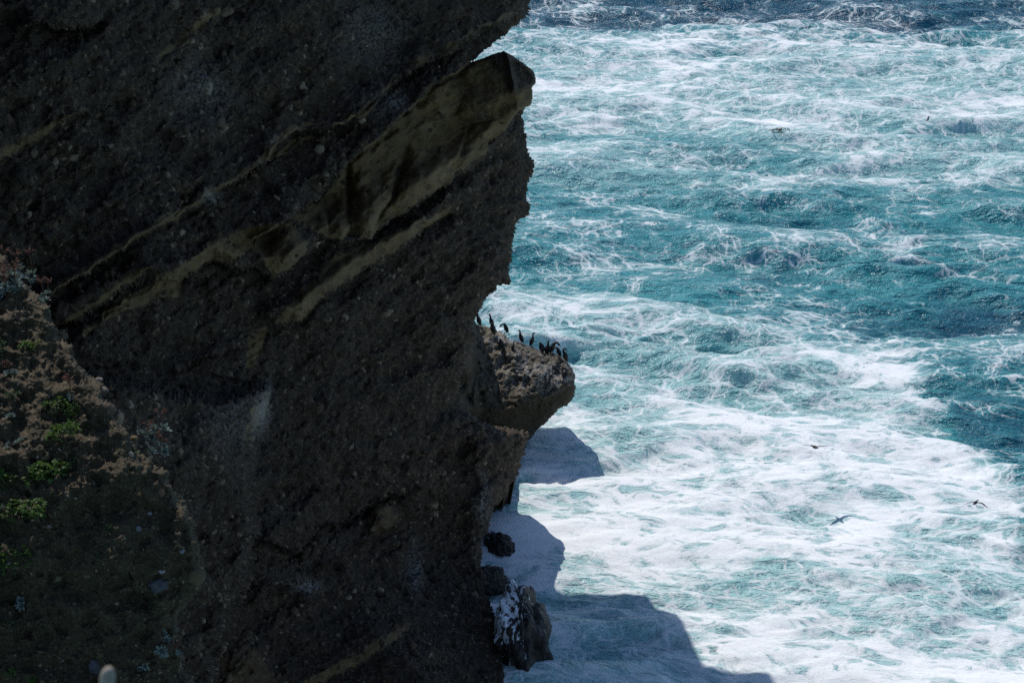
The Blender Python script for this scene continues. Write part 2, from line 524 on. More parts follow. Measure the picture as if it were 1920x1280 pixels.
    t.t.links.new(soft.outputs[0], fb.inputs['Normal'])
    ms = t.n('ShaderNodeMixShader')
    t.put(ms.inputs[0], foam)
    t.t.links.new(t.b.outputs[0], ms.inputs[1])
    t.t.links.new(fb.outputs[0], ms.inputs[2])
    t.t.links.new(ms.outputs[0], t.t.nodes['Material Output'].inputs['Surface'])
    o = mesh_np('sea', V, q, t.m, {'foam': d, 'air_trough': air_trough})
    tag(o, kind='structure')
    return o

make_sea()

# ------------------------------------------------------------------ main cliff
def pebbles(P, s1, s2, a1, a2, seed, flat=1.0, more=0.0):
    """stones of three sizes standing out of a matrix, in richer and poorer patches: height and a tone per stone"""
    x, y, z = P[..., 0], P[..., 1], P[..., 2]
    wob = 0.25 * s1
    x = x + wob * perlin(x / s1 * 0.9, y / s1 * 0.9, z / s1 * 0.9, seed + 50)
    z = z + wob * perlin(x / s1 * 0.9 + 9, y / s1 * 0.9, z / s1 * 0.9, seed + 51)
    ca, sa = 0.82, 0.57                      # clasts lie in the dip of the beds
    u, w = (x * ca + z * sa) / flat, (-x * sa + z * ca) * flat
    e1, e2, i0 = worley(u / (s1 * 0.48), y / (s1 * 0.48), w / (s1 * 0.48), seed + 3)
    f1, f2, i1 = worley(u / s1, y / s1, w / s1, seed)
    g1, g2, i2 = worley(u / s2, y / s2, w / s2, seed + 9)
    rich = sm(-0.5, 0.5, fbm(x / (s2 * 6), y / (s2 * 6), z / (s2 * 6), 3, seed + 60))
    on1 = i1 > 0.80 - 0.40 * rich
    on2 = i2 > 0.975 - (0.12 + more) * rich
    r1 = 0.30 + 0.34 * ((i1 * 37.7) % 1.0)
    r2 = 0.25 + 0.30 * ((i2 * 53.1) % 1.0)
    h0 = np.sqrt(np.clip(1 - (e1 / 0.62) ** 2, 0, 1)) * ((i0 * 13.3) % 1.0)
    h1 = np.where(on1, np.sqrt(np.clip(1 - (f1 / r1) ** 2, 0, 1)) * r1 * 1.8, 0)
    h2 = np.where(on2, np.sqrt(np.clip(1 - (g1 / r2) ** 2, 0, 1)) * r2 * 1.9, 0)
    pit = np.where(i2 < 0.07 + 0.05 * (1 - rich), np.clip(1 - (g1 / 0.5) ** 2, 0, 1), 0)
    pit = np.maximum(pit, np.where(i1 < 0.07, np.clip(1 - (f1 / 0.5) ** 2, 0, 1), 0) * 0.6)
    tone = np.where(h0 > 0.25, ((i0 * 91.7) % 1.0) ** 2.2 * 0.85, 0.10)
    tone = np.where(h1 > 0.15, ((i1 * 71.3) % 1.0) ** 1.8, tone)
    tone = np.where(h2 > 0.15, ((i2 * 57.3) % 1.0) ** 1.5, tone)
    h = np.maximum(np.maximum(h0 * a1 * 0.45, h1 * a1), h2 * a2) - pit * a2 * 1.1
    return h, np.where(pit > 0.2, 0, tone)

CLIFF_OUT = [(1075, -900), (1040, -300), (1012, -60), (1000, -15), (998, 16), (990, 30), (966, 50), (948, 68), (930, 84), (906, 100), (886, 112), (872, 126), (874, 150), (930, 172), (972, 196),
             (988, 206), (984, 236), (992, 262), (1000, 296), (1003, 318), (996, 352), (990, 372), (988, 398), (968, 424), (963, 452), (962, 484), (954, 494), (950, 530), (930, 540), (916, 556), (906, 570),
             (898, 588), (890, 606), (892, 628), (884, 652), (878, 690), (868, 712), (868, 752), (868, 770), (880, 782), (915, 792), (955, 800), (988, 806), (1000, 816), (995, 836), (988, 856), (976, 886), (958, 914), (938, 940), (926, 966), (916, 988), (908, 1012), (904, 1050), (912, 1090), (920, 1130),
             (938, 1180), (944, 1240), (950, 1290), (955, 1420), (-1150, 1420), (-1150, -900)]
SLAB_MASKS = [
    [(872, 118), (905, 108), (960, 120), (1000, 170), (985, 203), (962, 216), (945, 250), (925, 265), (908, 292), (880, 305), (850, 332), (830, 350), (800, 366), (770, 386), (740, 410), (724, 412), (716, 424),
     (700, 444), (672, 446), (655, 440), (640, 452), (600, 440), (545, 412), (600, 378), (655, 305), (700, 262), (780, 192), (830, 152)],
    [(848, 384), (838, 402), (780, 442), (720, 482), (640, 532), (600, 562), (578, 596), (540, 604), (505, 612), (545, 570), (590, 520), (620, 488), (655, 470), (720, 440), (790, 412)],
    [(512, 418), (548, 420), (575, 452), (574, 478), (545, 500), (512, 508), (490, 480), (470, 470), (440, 488), (400, 492), (345, 520), (335, 560), (290, 560), (200, 600), (150, 630), (180, 590), (300, 520), (400, 455), (470, 425)],
    [(770, 1170), (768, 1182), (700, 1226), (640, 1262), (560, 1300), (560, 1280), (640, 1240), (700, 1205), (745, 1176)],
    [(430, 1205), (475, 1215), (500, 1240), (522, 1282), (430, 1300), (410, 1240)],
    [(700, 945), (735, 950), (742, 970), (735, 995), (712, 1002), (690, 985)],
    [(500, 608), (494, 650), (470, 690), (458, 690), (468, 640)],
    [(505, 728), (500, 775), (478, 815), (455, 830), (470, 770)],
    [(415, 12), (418, 22), (375, 55), (345, 90), (300, 112), (290, 108), (330, 78), (385, 30)],
    [(165, 200), (120, 228), (70, 262), (0, 302), (-30, 310), (-30, 290), (40, 262), (110, 222)],
]
SEAMS = [([(100, 612), (170, 572), (250, 520), (290, 495)], 3.5), ([(95, 548), (150, 512), (230, 462), (330, 402), (400, 360), (430, 338), (500, 292), (540, 250), (556, 240)], 4.5),
         ([(130, 520), (260, 440), (325, 395), (380, 330)], 2.5), ([(570, 232), (640, 232), (690, 205), (740, 145)], 4.0), ([(760, 130), (830, 95), (900, 50), (960, 25)], 3.0), ([(510, 300), (560, 262), (600, 250)], 2.5)]

def water_Y(py):
    _, rz = ray(960, py)
    return -CAM_Z / np.minimum(rz, -0.02)

def make_cliff():
    pxs = np.concatenate([np.arange(-1100, -480, 30.0), np.arange(-480, -40, 14.0), np.arange(-40, 1016, 1.9), np.arange(1018, 1080, 8)])
    pys = np.concatenate([np.arange(-880, -30, 20.0), np.arange(-30, 1310, 1.9), np.arange(1312, 1410, 10)])
    X, Y = np.meshgrid(pxs, pys)
    Z0 = np.zeros_like(X)
    wx = X + 7 * fbm(X / 60, Y / 60, Z0, 4, 11, 0.6) + 2.2 * perlin(X / 8, Y / 8, Z0, 19)
    wy = Y + 7 * fbm(X / 60, Y / 60, Z0 + 5, 4, 12, 0.6) + 2.2 * perlin(X / 8, Y / 8, Z0 + 3, 29)
    S = sdf(CLIFF_OUT, wx, wy)
    # plan of the wall: runs from the near left to the far right
    D = 75 - (900 - X) * 0.030 * (1 - 0.25 * sm(300, -500, X))
    D = D + 0.7 * sm(900, 1010, X) - 0.8 * sm(775, 830, Y) * sm(860, 900, X)
    # nearer buttress low on the left
    nb = sdf([(150, 690), (300, 720), (400, 740), (470, 715), (512, 722), (506, 770), (486, 840), (478, 930), (486, 1000), (470, 1090), (430, 1190), (400, 1300), (400, 1420), (-500, 1420), (-500, 690)], wx, wy)
    D = D - 5.0 * sm(-2, 26, nb) - 2.0 * sm(0, 260, nb)
    # broad bulges of the beds
    D = D - 1.3 * fbm(X / 330, Y / 260, Z0, 3, 21) - 0.75 * fbm((X * 0.82 - Y * 0.57) / 120, (X * 0.57 + Y * 0.82) / 60, Z0, 4, 23, 0.55)
    wX, wY = X + 10 * fbm(X / 70, Y / 70, Z0, 3, 31), Y + 10 * fbm(X / 70, Y / 70, Z0, 3, 32)
    rel = lip(wX, wY, [(470, 450), (540, 408), (600, 376), (612, 350), (660, 300), (700, 264), (780, 190), (830, 150), (890, 108)], 1.9, 1.5, 80, 50)
    MAIN = [(600, 448), (640, 455), (690, 444), (740, 408), (800, 366), (850, 332), (910, 290), (945, 252), (1000, 190)]
    rel += lip(wX, wY, MAIN, 0.5, 1.0, 60, 30) + belly(wX, wY, MAIN, 1.3, 34, 24) - belly(wX, wY, MAIN, 0.6, 95, 30)
    LOW = [(500, 612), (560, 600), (600, 562), (640, 532), (720, 482), (780, 442), (850, 385)]
    rel += lip(wX, wY, LOW, 0.4, 0.9, 40, 30) + belly(wX, wY, LOW, 1.1, 24, 18)
    rel += lip(wX, wY, [(90, 556), (230, 464), (330, 404), (430, 340), (500, 296), (556, 244), (640, 235), (740, 150), (850, 90), (960, 30)], 0.8, 0.7, 60, 50)
    rel += lip(wX, wY, [(-200, 420), (0, 300), (150, 212), (220, 190), (330, 108), (420, 20), (480, -40)], 0.3, 0.3, 40, 40)
    rel += lip(wX, wY, [(90, 616), (170, 575), (250, 524), (330, 520), (400, 492), (520, 508), (576, 478)], 0.5, 1.1, 40, 40) + belly(wX, wY, [(90, 616), (170, 575), (250, 524), (330, 520), (400, 492), (520, 508), (576, 478)], 1.0, 22, 16)
    rel += lip(wX, wY, [(340, 690), (400, 660), (460, 640), (500, 610)], 0.4, 0.8, 40, 40)
    rel += lip(wX, wY, [(470, 1000), (560, 1030), (600, 985), (650, 975), (700, 940), (745, 925)], 0.5, 0.9, 50, 26)
    for ln, w in SEAMS:        # thin sandstone beds stand out as little shelves over a notch
        rel += lip(wX, wY, sorted([(a_, b_ + 6) for a_, b_ in ln]), 0.32, 0.42, 9, 16, 20)
    rel += lip(wX, wY, [(480, 1130), (560, 1090), (640, 1040), (720, 990)], 0.6, 0.4, 30, 40)
    rel += lip(wX, wY, [(560, 1300), (640, 1262), (700, 1228), (770, 1184)], 0.35, 0.3, 24, 30)
    rel += lip(wX, wY, [(30, 60), (60, 45), (140, 52), (180, 40)], 0.5, 1.0, 40, 30, 15)
    rel += 0.9 * np.exp(-(((wX - 716) / 24) ** 2 + ((wY - 968) / 26) ** 2) ** 2) + 1.3 * np.exp(-(((wX - 470) / 50) ** 2 + ((wY - 1270) / 60) ** 2) ** 2)
    sc_ = (X * 0.56 + Y * 0.83) / 88 + 0.55 * fbm(X / 150, Y / 110, Z0, 3, 140) + 0.10 * fbm(X / 30, Y / 30, Z0, 3, 141)
    saw = sc_ - np.floor(sc_)
    bed = (hsh(np.floor(sc_), np.floor(sc_) * 0, np.floor(sc_) * 0, 3) & 255) / 255.0
    rel += (0.15 + 0.55 * bed) * sm(-0.4, 0.5, fbm(X / 140, Y / 140, Z0, 3, 142)) * (saw ** 1.5 * sm(1.0, 0.93, saw))
    # knob, creases of the hanging sandstone, hollow behind it
    rel += 1.3 * np.exp(-(((wX - 540) / 36) ** 2 + ((wY - 462) / 40) ** 2) ** 1.5)
    rel -= 1.6 * np.exp(-(((wX - 620) / 40) ** 2 + ((wY - 395) / 34) ** 2))
    def fold(x0, lean, bend, wide, deep, y0, y1):
        """scooped fold: sharp on its left, opening gently to the right"""
        tt = wX - (x0 + (wY - 400) * lean + bend * np.sin((wY - y0) / max(y1 - y0, 1) * 3.1))
        prof = np.where(tt < 0, np.exp(tt / 3.0), np.exp(-tt / wide))
        return deep * prof * sm(y0 - 30, y0 + 50, wY) * sm(y1 + 14, y1 - 22, wY)
    rel -= fold(712, -0.42, 9, 16, 1.5, 270, 424) + fold(655, 0.0, -7, 20, 1.3, 290, 448) + fold(800, -0.5, 8, 30, 0.5, 200, 360) + fold(610, 0.15, 6, 14, 0.8, 380, 440)
    rel += 0.5 * np.exp(-(((wX - 690) / 22) ** 2 + ((wY - 415) / 40) ** 2))
    rel -= 1.4 * np.exp(-(((wX - 110) / 40) ** 2 + ((wY - 72) / 26) ** 2))
    rel -= 0.9 * np.exp(-(((wX - 290) / 50) ** 2 + ((wY - 270) / 40) ** 2))
    rel -= 0.6 * np.exp(-(((wX - 890) / 10) ** 2 + ((wY - 910) / 20) ** 2))
    D = D - rel
    # rounded rim
    Rp = 46.0
    D = D + (1.6 - 0.8 * sm(760, 820, Y)) * (1 - np.sqrt(np.clip(1 - (1 - np.clip(S / Rp, 0, 1)) ** 2, 0, 1)))
    # the foot spreads towards the camera where the water is
    foot = water_Y(Y) - 1.0 - 3.5 * sm(0, 260, S)
    k = 1.6
    D = -np.logaddexp(-D / k, -foot / k) * k
    rx, rz = ray(X, Y)
    P = np.stack([rx * D, D, CAM_Z + rz * D], 2)
    sand = np.zeros_like(X)
    for kk, m in enumerate(SLAB_MASKS):
        sand = np.maximum(sand, (0.4 if kk in (4, 5) else 1.0) * sm(-1.5, 2.5, sdf(m, wX * 0.5 + X * 0.5, wY * 0.5 + Y * 0.5) + 6 * perlin(X / 14, Y / 14, Z0, 77) + 3 * perlin(X / 5, Y / 5, Z0, 79)))
    for ln, w in SEAMS:
        sand = np.maximum(sand, sm(w + 2.5, w - 1.5, line_dist(ln, wX * 0.6 + X * 0.4, wY * 0.6 + Y * 0.4) + 5 * perlin(X / 25, Y / 25, Z0, 78)))
    sand = sand * (1 - 0.45 * sm(0.15, 0.5, fbm(X / 16, Y / 16, Z0, 4, 92, 0.6)))
    # embedded clasts still poke through the sandstone here and there
    cl = worley(X / 17, Y / 17, Z0, 90)
    sand = np.where((cl[2] > 0.80) & (cl[0] < 0.3), sand * 0.1, sand)
    N = grid_normals(P)
    h, tone = pebbles(P, 0.20, 0.48, 0.11, 0.19, 5, 1.2, 0.16 * sm(10, 60, nb))
    h = h + 0.16 * fbm(P[..., 0] / 1.1, P[..., 1] / 1.1, P[..., 2] / 1.1, 5, 66, 0.62) - 0.12 * np.abs(fbm(P[..., 0] / 2.4, P[..., 1] / 2.4, P[..., 2] / 1.6, 3, 67))
    amount = (1 - sand) * sm(-20, 6, S)
    P = P + N * (h * amount)[..., None]
    pale = 0.9 * np.exp(-(((X - 494 + (Y - 765) * 0.16) / 13) ** 2 + ((Y - 765) / 44) ** 2)) + 0.25 * np.exp(-(((X - 440) / 50) ** 2 + ((Y - 790) / 60) ** 2)) + 0.55 * np.exp(-(((X - 393) / 18) ** 2 + ((Y - 368) / 12) ** 2)) * 1.4 + 0.3 * np.exp(-(((X - 700) / 60) ** 2 + ((Y - 60) / 60) ** 2))
    pale += 0.30 * np.exp(-(((X - 380) / 60) ** 2 + ((Y - 170) / 60) ** 2)) + 0.5 * np.exp(-(((X - 780) / 14) ** 2 + ((Y - 1070) / 40) ** 2)) + 0.8 * np.exp(-(((X - 575) / 24) ** 2 + ((Y - 1098) / 12) ** 2))
    pale += 0.4 * np.exp(-(((X - 735) / 30) ** 2 + ((Y - 190) / 20) ** 2)) + 0.5 * np.exp(-(((X - 905) / 14) ** 2 + ((Y - 940) / 40) ** 2))
    tone = np.clip(tone * (1 + 0.5 * sm(520, 300, X) * sm(650, 900, Y)) + 0.2 * sm(0.2, 1.0, pale), 0, 1)
    o = relief('cliff', M_CLIFF, P, S, {'sand': sand, 'tone': tone, 'pale': pale}, [(0.2, 0.12), (0.5, 0.6), (0.9, 1.6), (1.4, 3.6), (2.0, 7.0), (2.6, 11.0)], pxs, pys, sm(780, 830, X) * sm(1300, 1200, Y) * sm(-700, -600, Y) * (1 - 0.92 * ((X > 862) & (X < 992) & (Y > 100) & (Y < 222))), sdf(CLIFF_OUT, X, Y))
    tag(o, kind='structure')
    return o

cliff = make_cliff()

# the sandstone prow that sticks out past the cliff edge
def make_prow():
    out = [(840, 150), (872, 119), (905, 108), (930, 99), (946, 95), (958, 102), (984, 119), (1002, 134), (1005, 146), (1006, 156), (998, 166), (1000, 184), (994, 200), (984, 203), (968, 212), (950, 244), (928, 262), (908, 288), (880, 300), (850, 300), (800, 320), (780, 250)]
    pxs = np.arange(775, 1012, 1.5)
    pys = np.arange(88, 330, 1.5)
    X, Y = np.meshgrid(pxs, pys)
    Z0 = np.zeros_like(X)
    wx = X + 1.4 * fbm(X / 20, Y / 20, Z0, 4, 111, 0.6)
    wy = Y + 1.4 * fbm(X / 20, Y / 20, Z0 + 5, 4, 112, 0.6)
    S = sdf(out, wx, wy)
    D = 74.6 - 1.0 * sm(800, 990, X)
    # broken upper facet leans back, smooth flank below the ridge is undercut
    ridge = np.interp(X, [780, 880, 950, 1006], [260, 205, 178, 152])
    s = ridge - wy
    D = D + np.where(s > 0, s * 0.022, -s * 0.020)
    D = D + 1.9 * np.clip((wx - 950 - 0.2 * (wy - 95)) / 52, 0, 1) - 0.5 * np.clip((950 - wx) / 60, 0, 1) * (s > 0)
    D = D - 0.35 * fbm(X / 40, Y / 30, Z0, 3, 115)
    D = D - 0.25 * fbm(X / 14, Y / 12, Z0, 3, 117, 0.55) * sm(900, 960, X) * sm(-20, 10, s)
    D = D + 0.5 * (1 - np.sqrt(np.clip(1 - (1 - np.clip(S / 7, 0, 1)) ** 2, 0, 1)))
    D = D + 0.5 * np.clip(1 - np.abs(wx - 950 - 0.2 * (wy - 95)) / 9, 0, 1) * (-1) * sm(-10, 10, s)
    D = D - 0.5 * np.exp(-((s + 40) / 18) ** 2) * sm(860, 920, wx)
    D = D + 1.6 * sm(870, 790, X)
    rx, rz = ray(X, Y)
    P = np.stack([rx * D, D, CAM_Z + rz * D], 2)
    sand = 1 - 0.85 * sm(-3, 5, sdf([(900, 104), (946, 88), (1012, 146), (1004, 158), (966, 182), (950, 168), (938, 140)], wx, wy))
    tone = 0.25 + 0.2 * perlin(X / 20, Y / 20, Z0, 5)
    pale = 0.35 * np.exp(-(((X - 905) / 14) ** 2 + ((Y - 220) / 16) ** 2))
    o = relief('sandstone_prow', M_CLIFF, P, S, {'sand': sand, 'tone': tone, 'pale': pale}, [(0.2, 0.05), (0.5, 0.15), (1.0, 0.3), (1.8, 0.5), (2.6, 0.7)], pxs, pys, sm(840, 880, X), sdf(out, X, Y))
    o.parent = cliff
    o['label'] = 'smooth tan sandstone prow jutting past the dark cliff edge'
    return o

make_prow()

# ------------------------------------------------------------------ far low ledge with the cormorants
LEDGE_OUT = [(690, 420), (820, 425), (858, 470), (878, 540), (893, 606), (915, 613), (940, 620), (958, 637), (985, 643), (1008, 655), (1030, 660), (1048, 664), (1062, 678), (1073, 690), (1079, 708), (1080, 728), (1074, 752), (1062, 762), (1048, 768),
             (1030, 788), (1006, 808), (992, 828), (980, 856), (962, 880), (935, 904), (910, 925), (890, 960), (870, 1000), (850, 1060), (840, 1140), (690, 1140)]
GR = {}

def make_ledge():
    pxs = np.arange(688, 1090, 1.35)
    pys = np.arange(410, 1150, 1.35)
    X, Y = np.meshgrid(pxs, pys)
    Z0 = np.zeros_like(X)
    wx = X + 3.5 * fbm(X / 30, Y / 30, Z0, 4, 211, 0.6) + 1.6 * perlin(X / 6, Y / 6, Z0, 219)
    wy = Y + 3.5 * fbm(X / 30, Y / 30, Z0 + 5, 4, 212, 0.6) + 1.2 * perlin(X / 6, Y / 6, Z0 + 3, 229)
    S = sdf(LEDGE_OUT, wx, wy)
    lipy = np.interp(X, [690, 860, 900, 960, 1010, 1050, 1080], [740, 772, 778, 768, 746, 730, 712])
    up = lipy - Y + 13 * fbm(X / 34, Y / 40, Z0, 4, 240, 0.6)      # px above the lip
    Dl = 84.2 - (1000 - X) * 0.006
    D = Dl + 0.0245 * 9.0 * np.logaddexp(0.0, up / 9.0)
    # under the lip: cut back a little, then the wall comes forward to its foot
    dn = np.maximum(-up, 0)
    D = D + 0.7 * (1 - np.exp(-dn / 26)) * sm(900, 1000, X) + 0.2 * (1 - np.exp(-dn / 30))
    D = D - 4.5 * sm(25, 90, dn) * sm(985, 930, X) - 2.5 * sm(905, 850, X) * sm(60, -20, up)
    D = D - 2.4 * sm(896, 874, X) * sm(40, 130, up)  # unseen hump of rock, added and pulled forward to shade the ledge
    foot = water_Y(Y) - 0.1
    k = 0.5
    D = -np.logaddexp(-D / k, -foot / k) * k
    D = D - 0.14 * fbm(X / 80, Y / 60, Z0, 3, 221) - 0.05 * fbm(X / 22, Y / 18, Z0, 3, 223)
    D = D + 1.0 * (1 - np.sqrt(np.clip(1 - (1 - np.clip(S / 16, 0, 1)) ** 2, 0, 1)))
    rx, rz = ray(X, Y)
    P = np.stack([rx * D, D, CAM_Z + rz * D], 2)
    N = grid_normals(P)
    h, tone = pebbles(P, 0.13, 0.27, 0.035, 0.06, 15)
    h = h + 0.03 * fbm(P[..., 0] / 0.6, P[..., 1] / 0.6, P[..., 2] / 0.6, 3, 166)
    P = P + N * (h * sm(-8, 5, S))[..., None]
    top = sm(-12, 25, up)  # also darkens stone tone under the lip: shade put into the colour
    guano = np.exp(-(((X - 1000) / 75) ** 2 + ((Y - 700 + (X - 1000) * -0.25) / 42) ** 2)) + 0.8 * np.exp(-(((X - 950) / 45) ** 2 + ((Y - 634) / 14) ** 2)) + 0.9 * np.exp(-(((X - 1058) / 20) ** 2 + ((Y - 720) / 30) ** 2))
    guano = 0.62 * guano * top * (0.30 + 0.70 * (worley(P[..., 0] / 0.2, P[..., 1] / 0.2, P[..., 2] / 0.2, 31)[2] > 0.45))
    soil = 0.55 * top * sm(985, 900, X) 
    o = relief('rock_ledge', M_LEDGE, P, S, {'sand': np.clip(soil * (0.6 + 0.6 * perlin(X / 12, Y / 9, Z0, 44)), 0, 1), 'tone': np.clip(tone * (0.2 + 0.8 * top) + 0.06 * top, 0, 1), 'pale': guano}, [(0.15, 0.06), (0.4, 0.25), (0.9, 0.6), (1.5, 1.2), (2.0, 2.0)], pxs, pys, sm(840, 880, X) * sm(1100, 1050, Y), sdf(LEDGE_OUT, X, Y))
    tag(o, kind='structure')
    GR['ledge'] = (pxs, pys, P, N, S)
    return o

make_ledge()

def pick(which, px, py):
    pxs, pys, P, N, S = GR[which]
    j = int(np.clip(np.searchsorted(pxs, px), 1, len(pxs) - 2))
    i = int(np.clip(np.searchsorted(pys, py), 1, len(pys) - 2))
    return Vector(P[i, j]), Vector(N[i, j])

# ------------------------------------------------------------------ near hillside, bottom left
HILL_OUT = [(-1500, 150), (-400, 385), (-150, 440), (0, 478), (28, 500), (60, 545), (92, 572), (98, 606), (138, 650), (152, 692), (196, 716), (206, 752), (214, 776), (240, 812), (262, 850), (300, 872), (322, 905), (345, 938), (364, 985), (372, 1030), (382, 1070), (376, 1110), (352, 1130), (336, 1160), (332, 1200), (352, 1260), (380, 1310), (380, 1420), (-1500, 1420)]

def make_hill():
    pxs = np.concatenate([np.arange(-1450, -200, 5.0), np.arange(-200, -30, 2.5), np.arange(-30, 400, 1.7)])
    pys = np.concatenate([np.arange(150, 440, 4.0), np.arange(440, 1300, 1.7), np.arange(1302, 1410, 10)])
    X, Y = np.meshgrid(pxs, pys)
    Z0 = np.zeros_like(X)
    wx = X + 10 * fbm(X / 45, Y / 45, Z0, 4, 311, 0.6) + 1.5 * perlin(X / 7, Y / 7, Z0, 319)
    wy = Y + 10 * fbm(X / 45, Y / 45, Z0 + 5, 4, 312, 0.6) + 1.5 * perlin(X / 7, Y / 7, Z0, 329)
    S = sdf(HILL_OUT, wx, wy)
    brow = np.interp(X, [-400, 0, 130, 230, 330, 400], [940, 965, 925, 905, 960, 1040])     # below this the slope steepens
    brow = brow + 32 * fbm(X / 70, Y / 300, Z0, 3, 331)
    t = brow - Y
    t = t + 22 * fbm(X / 50, Y / 50, Z0, 3, 332)
    D = 24.6 + np.where(t > 0, 0.0072 * t, 0.0028 * t) + 0.0012 * (X - 150)
    D = D - (0.16 + 0.14 * sm(850, 950, Y)) * fbm(X / 110, Y / 90, Z0, 3, 321) - 0.075 * fbm(X / 34, Y / 28, Z0, 4, 322, 0.6)
    D = D + 0.45 * (1 - np.sqrt(np.clip(1 - (1 - np.clip(S / 16, 0, 1)) ** 2, 0, 1)))
    rx, rz = ray(X, Y)
    P = np.stack([rx * D, D, CAM_Z + rz * D], 2)
    N = grid_normals(P)
    h, tone = pebbles(P, 0.042, 0.11, 0.024, 0.045, 25, 1.1, 0.22 * sm(180, 320, X))
    h = h + 0.030 * fbm(P[..., 0] / 0.20, P[..., 1] / 0.20, P[..., 2] / 0.20, 5, 366, 0.68) - 0.05 * np.abs(fbm(P[..., 0] / 0.5, P[..., 1] / 0.5, P[..., 2] / 0.35, 3, 377))
    P = P + N * (h * sm(-8, 5, S))[..., None]
    pale = np.zeros_like(X) 
    o = relief('hillside', M_HILL, P, S, {'sand': np.clip(0.15 + 0.5 * perlin(X / 60, Y / 60, Z0, 5), 0, 0.45), 'tone': tone, 'pale': pale}, [(0.1, 0.03), (0.3, 0.15), (0.8, 0.6), (1.6, 1.0), (3.0, 1.5)], pxs, pys, sm(-40, 0, X) * sm(1300, 1250, Y), sdf(HILL_OUT, X, Y))
    tag(o, kind='structure')
    GR['hill'] = (pxs, pys, P, N, S)

make_hill()

# ------------------------------------------------------------------ boulders in the surf
def boulder(name, mat, centre, size, seed, label, cat, foam_dir=None, rot=0.0, n=180, rough=0.22, group=None, tone0=None):
    th = np.linspace(0, 2 * math.pi, n, endpoint=False)
    ph = np.linspace(-math.pi / 2, math.pi / 2, n // 2)
    T, H = np.meshgrid(th, ph)
    dx, dy, dz = np.cos(H) * np.cos(T), np.cos(H) * np.sin(T), np.sin(H)
    r = 1 + rough * fbm(dx * 1.3 + seed, dy * 1.3, dz * 1.3, 3, seed) + rough * 0.28 * fbm(dx * 4, dy * 4 + seed, dz * 4, 5, seed + 3, 0.6)
    w1, w2, wi = worley(dx * 1.9 + seed, dy * 1.9, dz * 1.9, seed)
    r = r - rough * 0.9 * w1 + rough * 0.5 * (w2 - w1)
    P = np.stack([dx * r * size[0], dy * r * size[1], dz * r * size[2]], 2)
    c, s = math.cos(rot), math.sin(rot)
    P = np.stack([P[..., 0] * c - P[..., 1] * s, P[..., 0] * s + P[..., 1] * c, P[..., 2]], 2)
    tone = 0.35 + 0.5 * perlin(dx * 6, dy * 6 + seed, dz * 6, seed + 9)
    if tone0 is not None:
        tone = tone0 + 0.25 * perlin(dx * 3, dy * 3 + seed, dz * 3, seed + 9)
    pale = np.zeros_like(tone)
    if foam_dir is not None:
        fd = Vector(foam_dir).normalized()
        side = dx * fd.x + dy * fd.y + dz * fd.z
        run = fbm(dx * 7, dy * 7, dz * 2.0, 5, seed + 20, 0.65)
        pale = sm(0.25, 0.75, side + 0.75 * run - 0.15) * 0.85 + 1.0 * sm(-0.15, -0.5, dz + 0.25 * run)
    ny, nx = T.shape
    idx = np.arange(ny * nx).reshape(ny, nx)
    nxt = np.roll(idx, -1, 1)
    q = np.stack([idx[:-1].ravel(), nxt[:-1].ravel(), nxt[1:].ravel(), idx[1:].ravel()], 1)
    o = mesh_np(name, P.reshape(-1, 3), q, mat, {'sand': np.zeros(ny * nx), 'tone': tone.ravel(), 'pale': pale.ravel()})
    o.location = centre
    tag(o, label, cat, group)
    return o

boulder('boulder', M_WET, on_water(976, 1235) + Vector((0, 1.2, 0.2)), (1.15, 2.7, 1.9), 41, 'large wet black boulder at the cliff foot with white water pouring down its left side', 'boulder', (-0.75, 0.25, 0.6), 0.1, rough=0.2)
boulder('boulder', M_WET, on_water(940, 1028) + Vector((-0.1, 0.3, 0.0)), (0.65, 1.0, 0.5), 53, 'small dark rock washed by foam below the bird ledge', 'boulder', (0.1, 0.9, 0.15), 0.5)
boulder('boulder', M_WET, on_water(918, 1094) + Vector((0.0, 0.2, 0.05)), (0.85, 0.8, 0.6), 67, 'low dark brown rock between the two foam-washed rocks', 'boulder', None, 0.2)

# ------------------------------------------------------------------ simple materials
def plain(name, c, rough=0.7, spec=0.3, var=0.3, scale=30.0, sss=0.0):
    t = NT(name)
    n = t.noise(t.n('ShaderNodeTexCoord').outputs['Object'], scale, 4, 0.6)
    cc = t.mix(t.step(n, 0.3, 0.7), C(*[v * (1 - var) for v in c]), C(*[v * (1 + var) for v in c]))
    t.set(Base_Color=cc, Roughness=rough, Specular_IOR_Level=spec)
    return t.m

def leaf_mat(name, c, tr=0.5):
    t = NT(name)
    rnd = t.attr('shade')
    cc = t.mix(rnd, C(*[v * 0.55 for v in c]), C(*[v * 1.3 for v in c]))
    t.set(Base_Color=cc, Roughness=0.5, Specular_IOR_Level=0.35)
    tl = t.n('ShaderNodeBsdfTranslucent')
    t.t.links.new(t.mix(0.5, cc, C(c[0] * 1.5, c[1] * 1.5, c[2] * 0.5)), tl.inputs['Color'])
    ms = t.n('ShaderNodeMixShader')
    ms.inputs[0].default_value = tr
    t.t.links.new(t.b.outputs[0], ms.inputs[1])
    t.t.links.new(tl.outputs[0], ms.inputs[2])
    t.t.links.new(ms.outputs[0], t.t.nodes['Material Output'].inputs['Surface'])
    return t.m

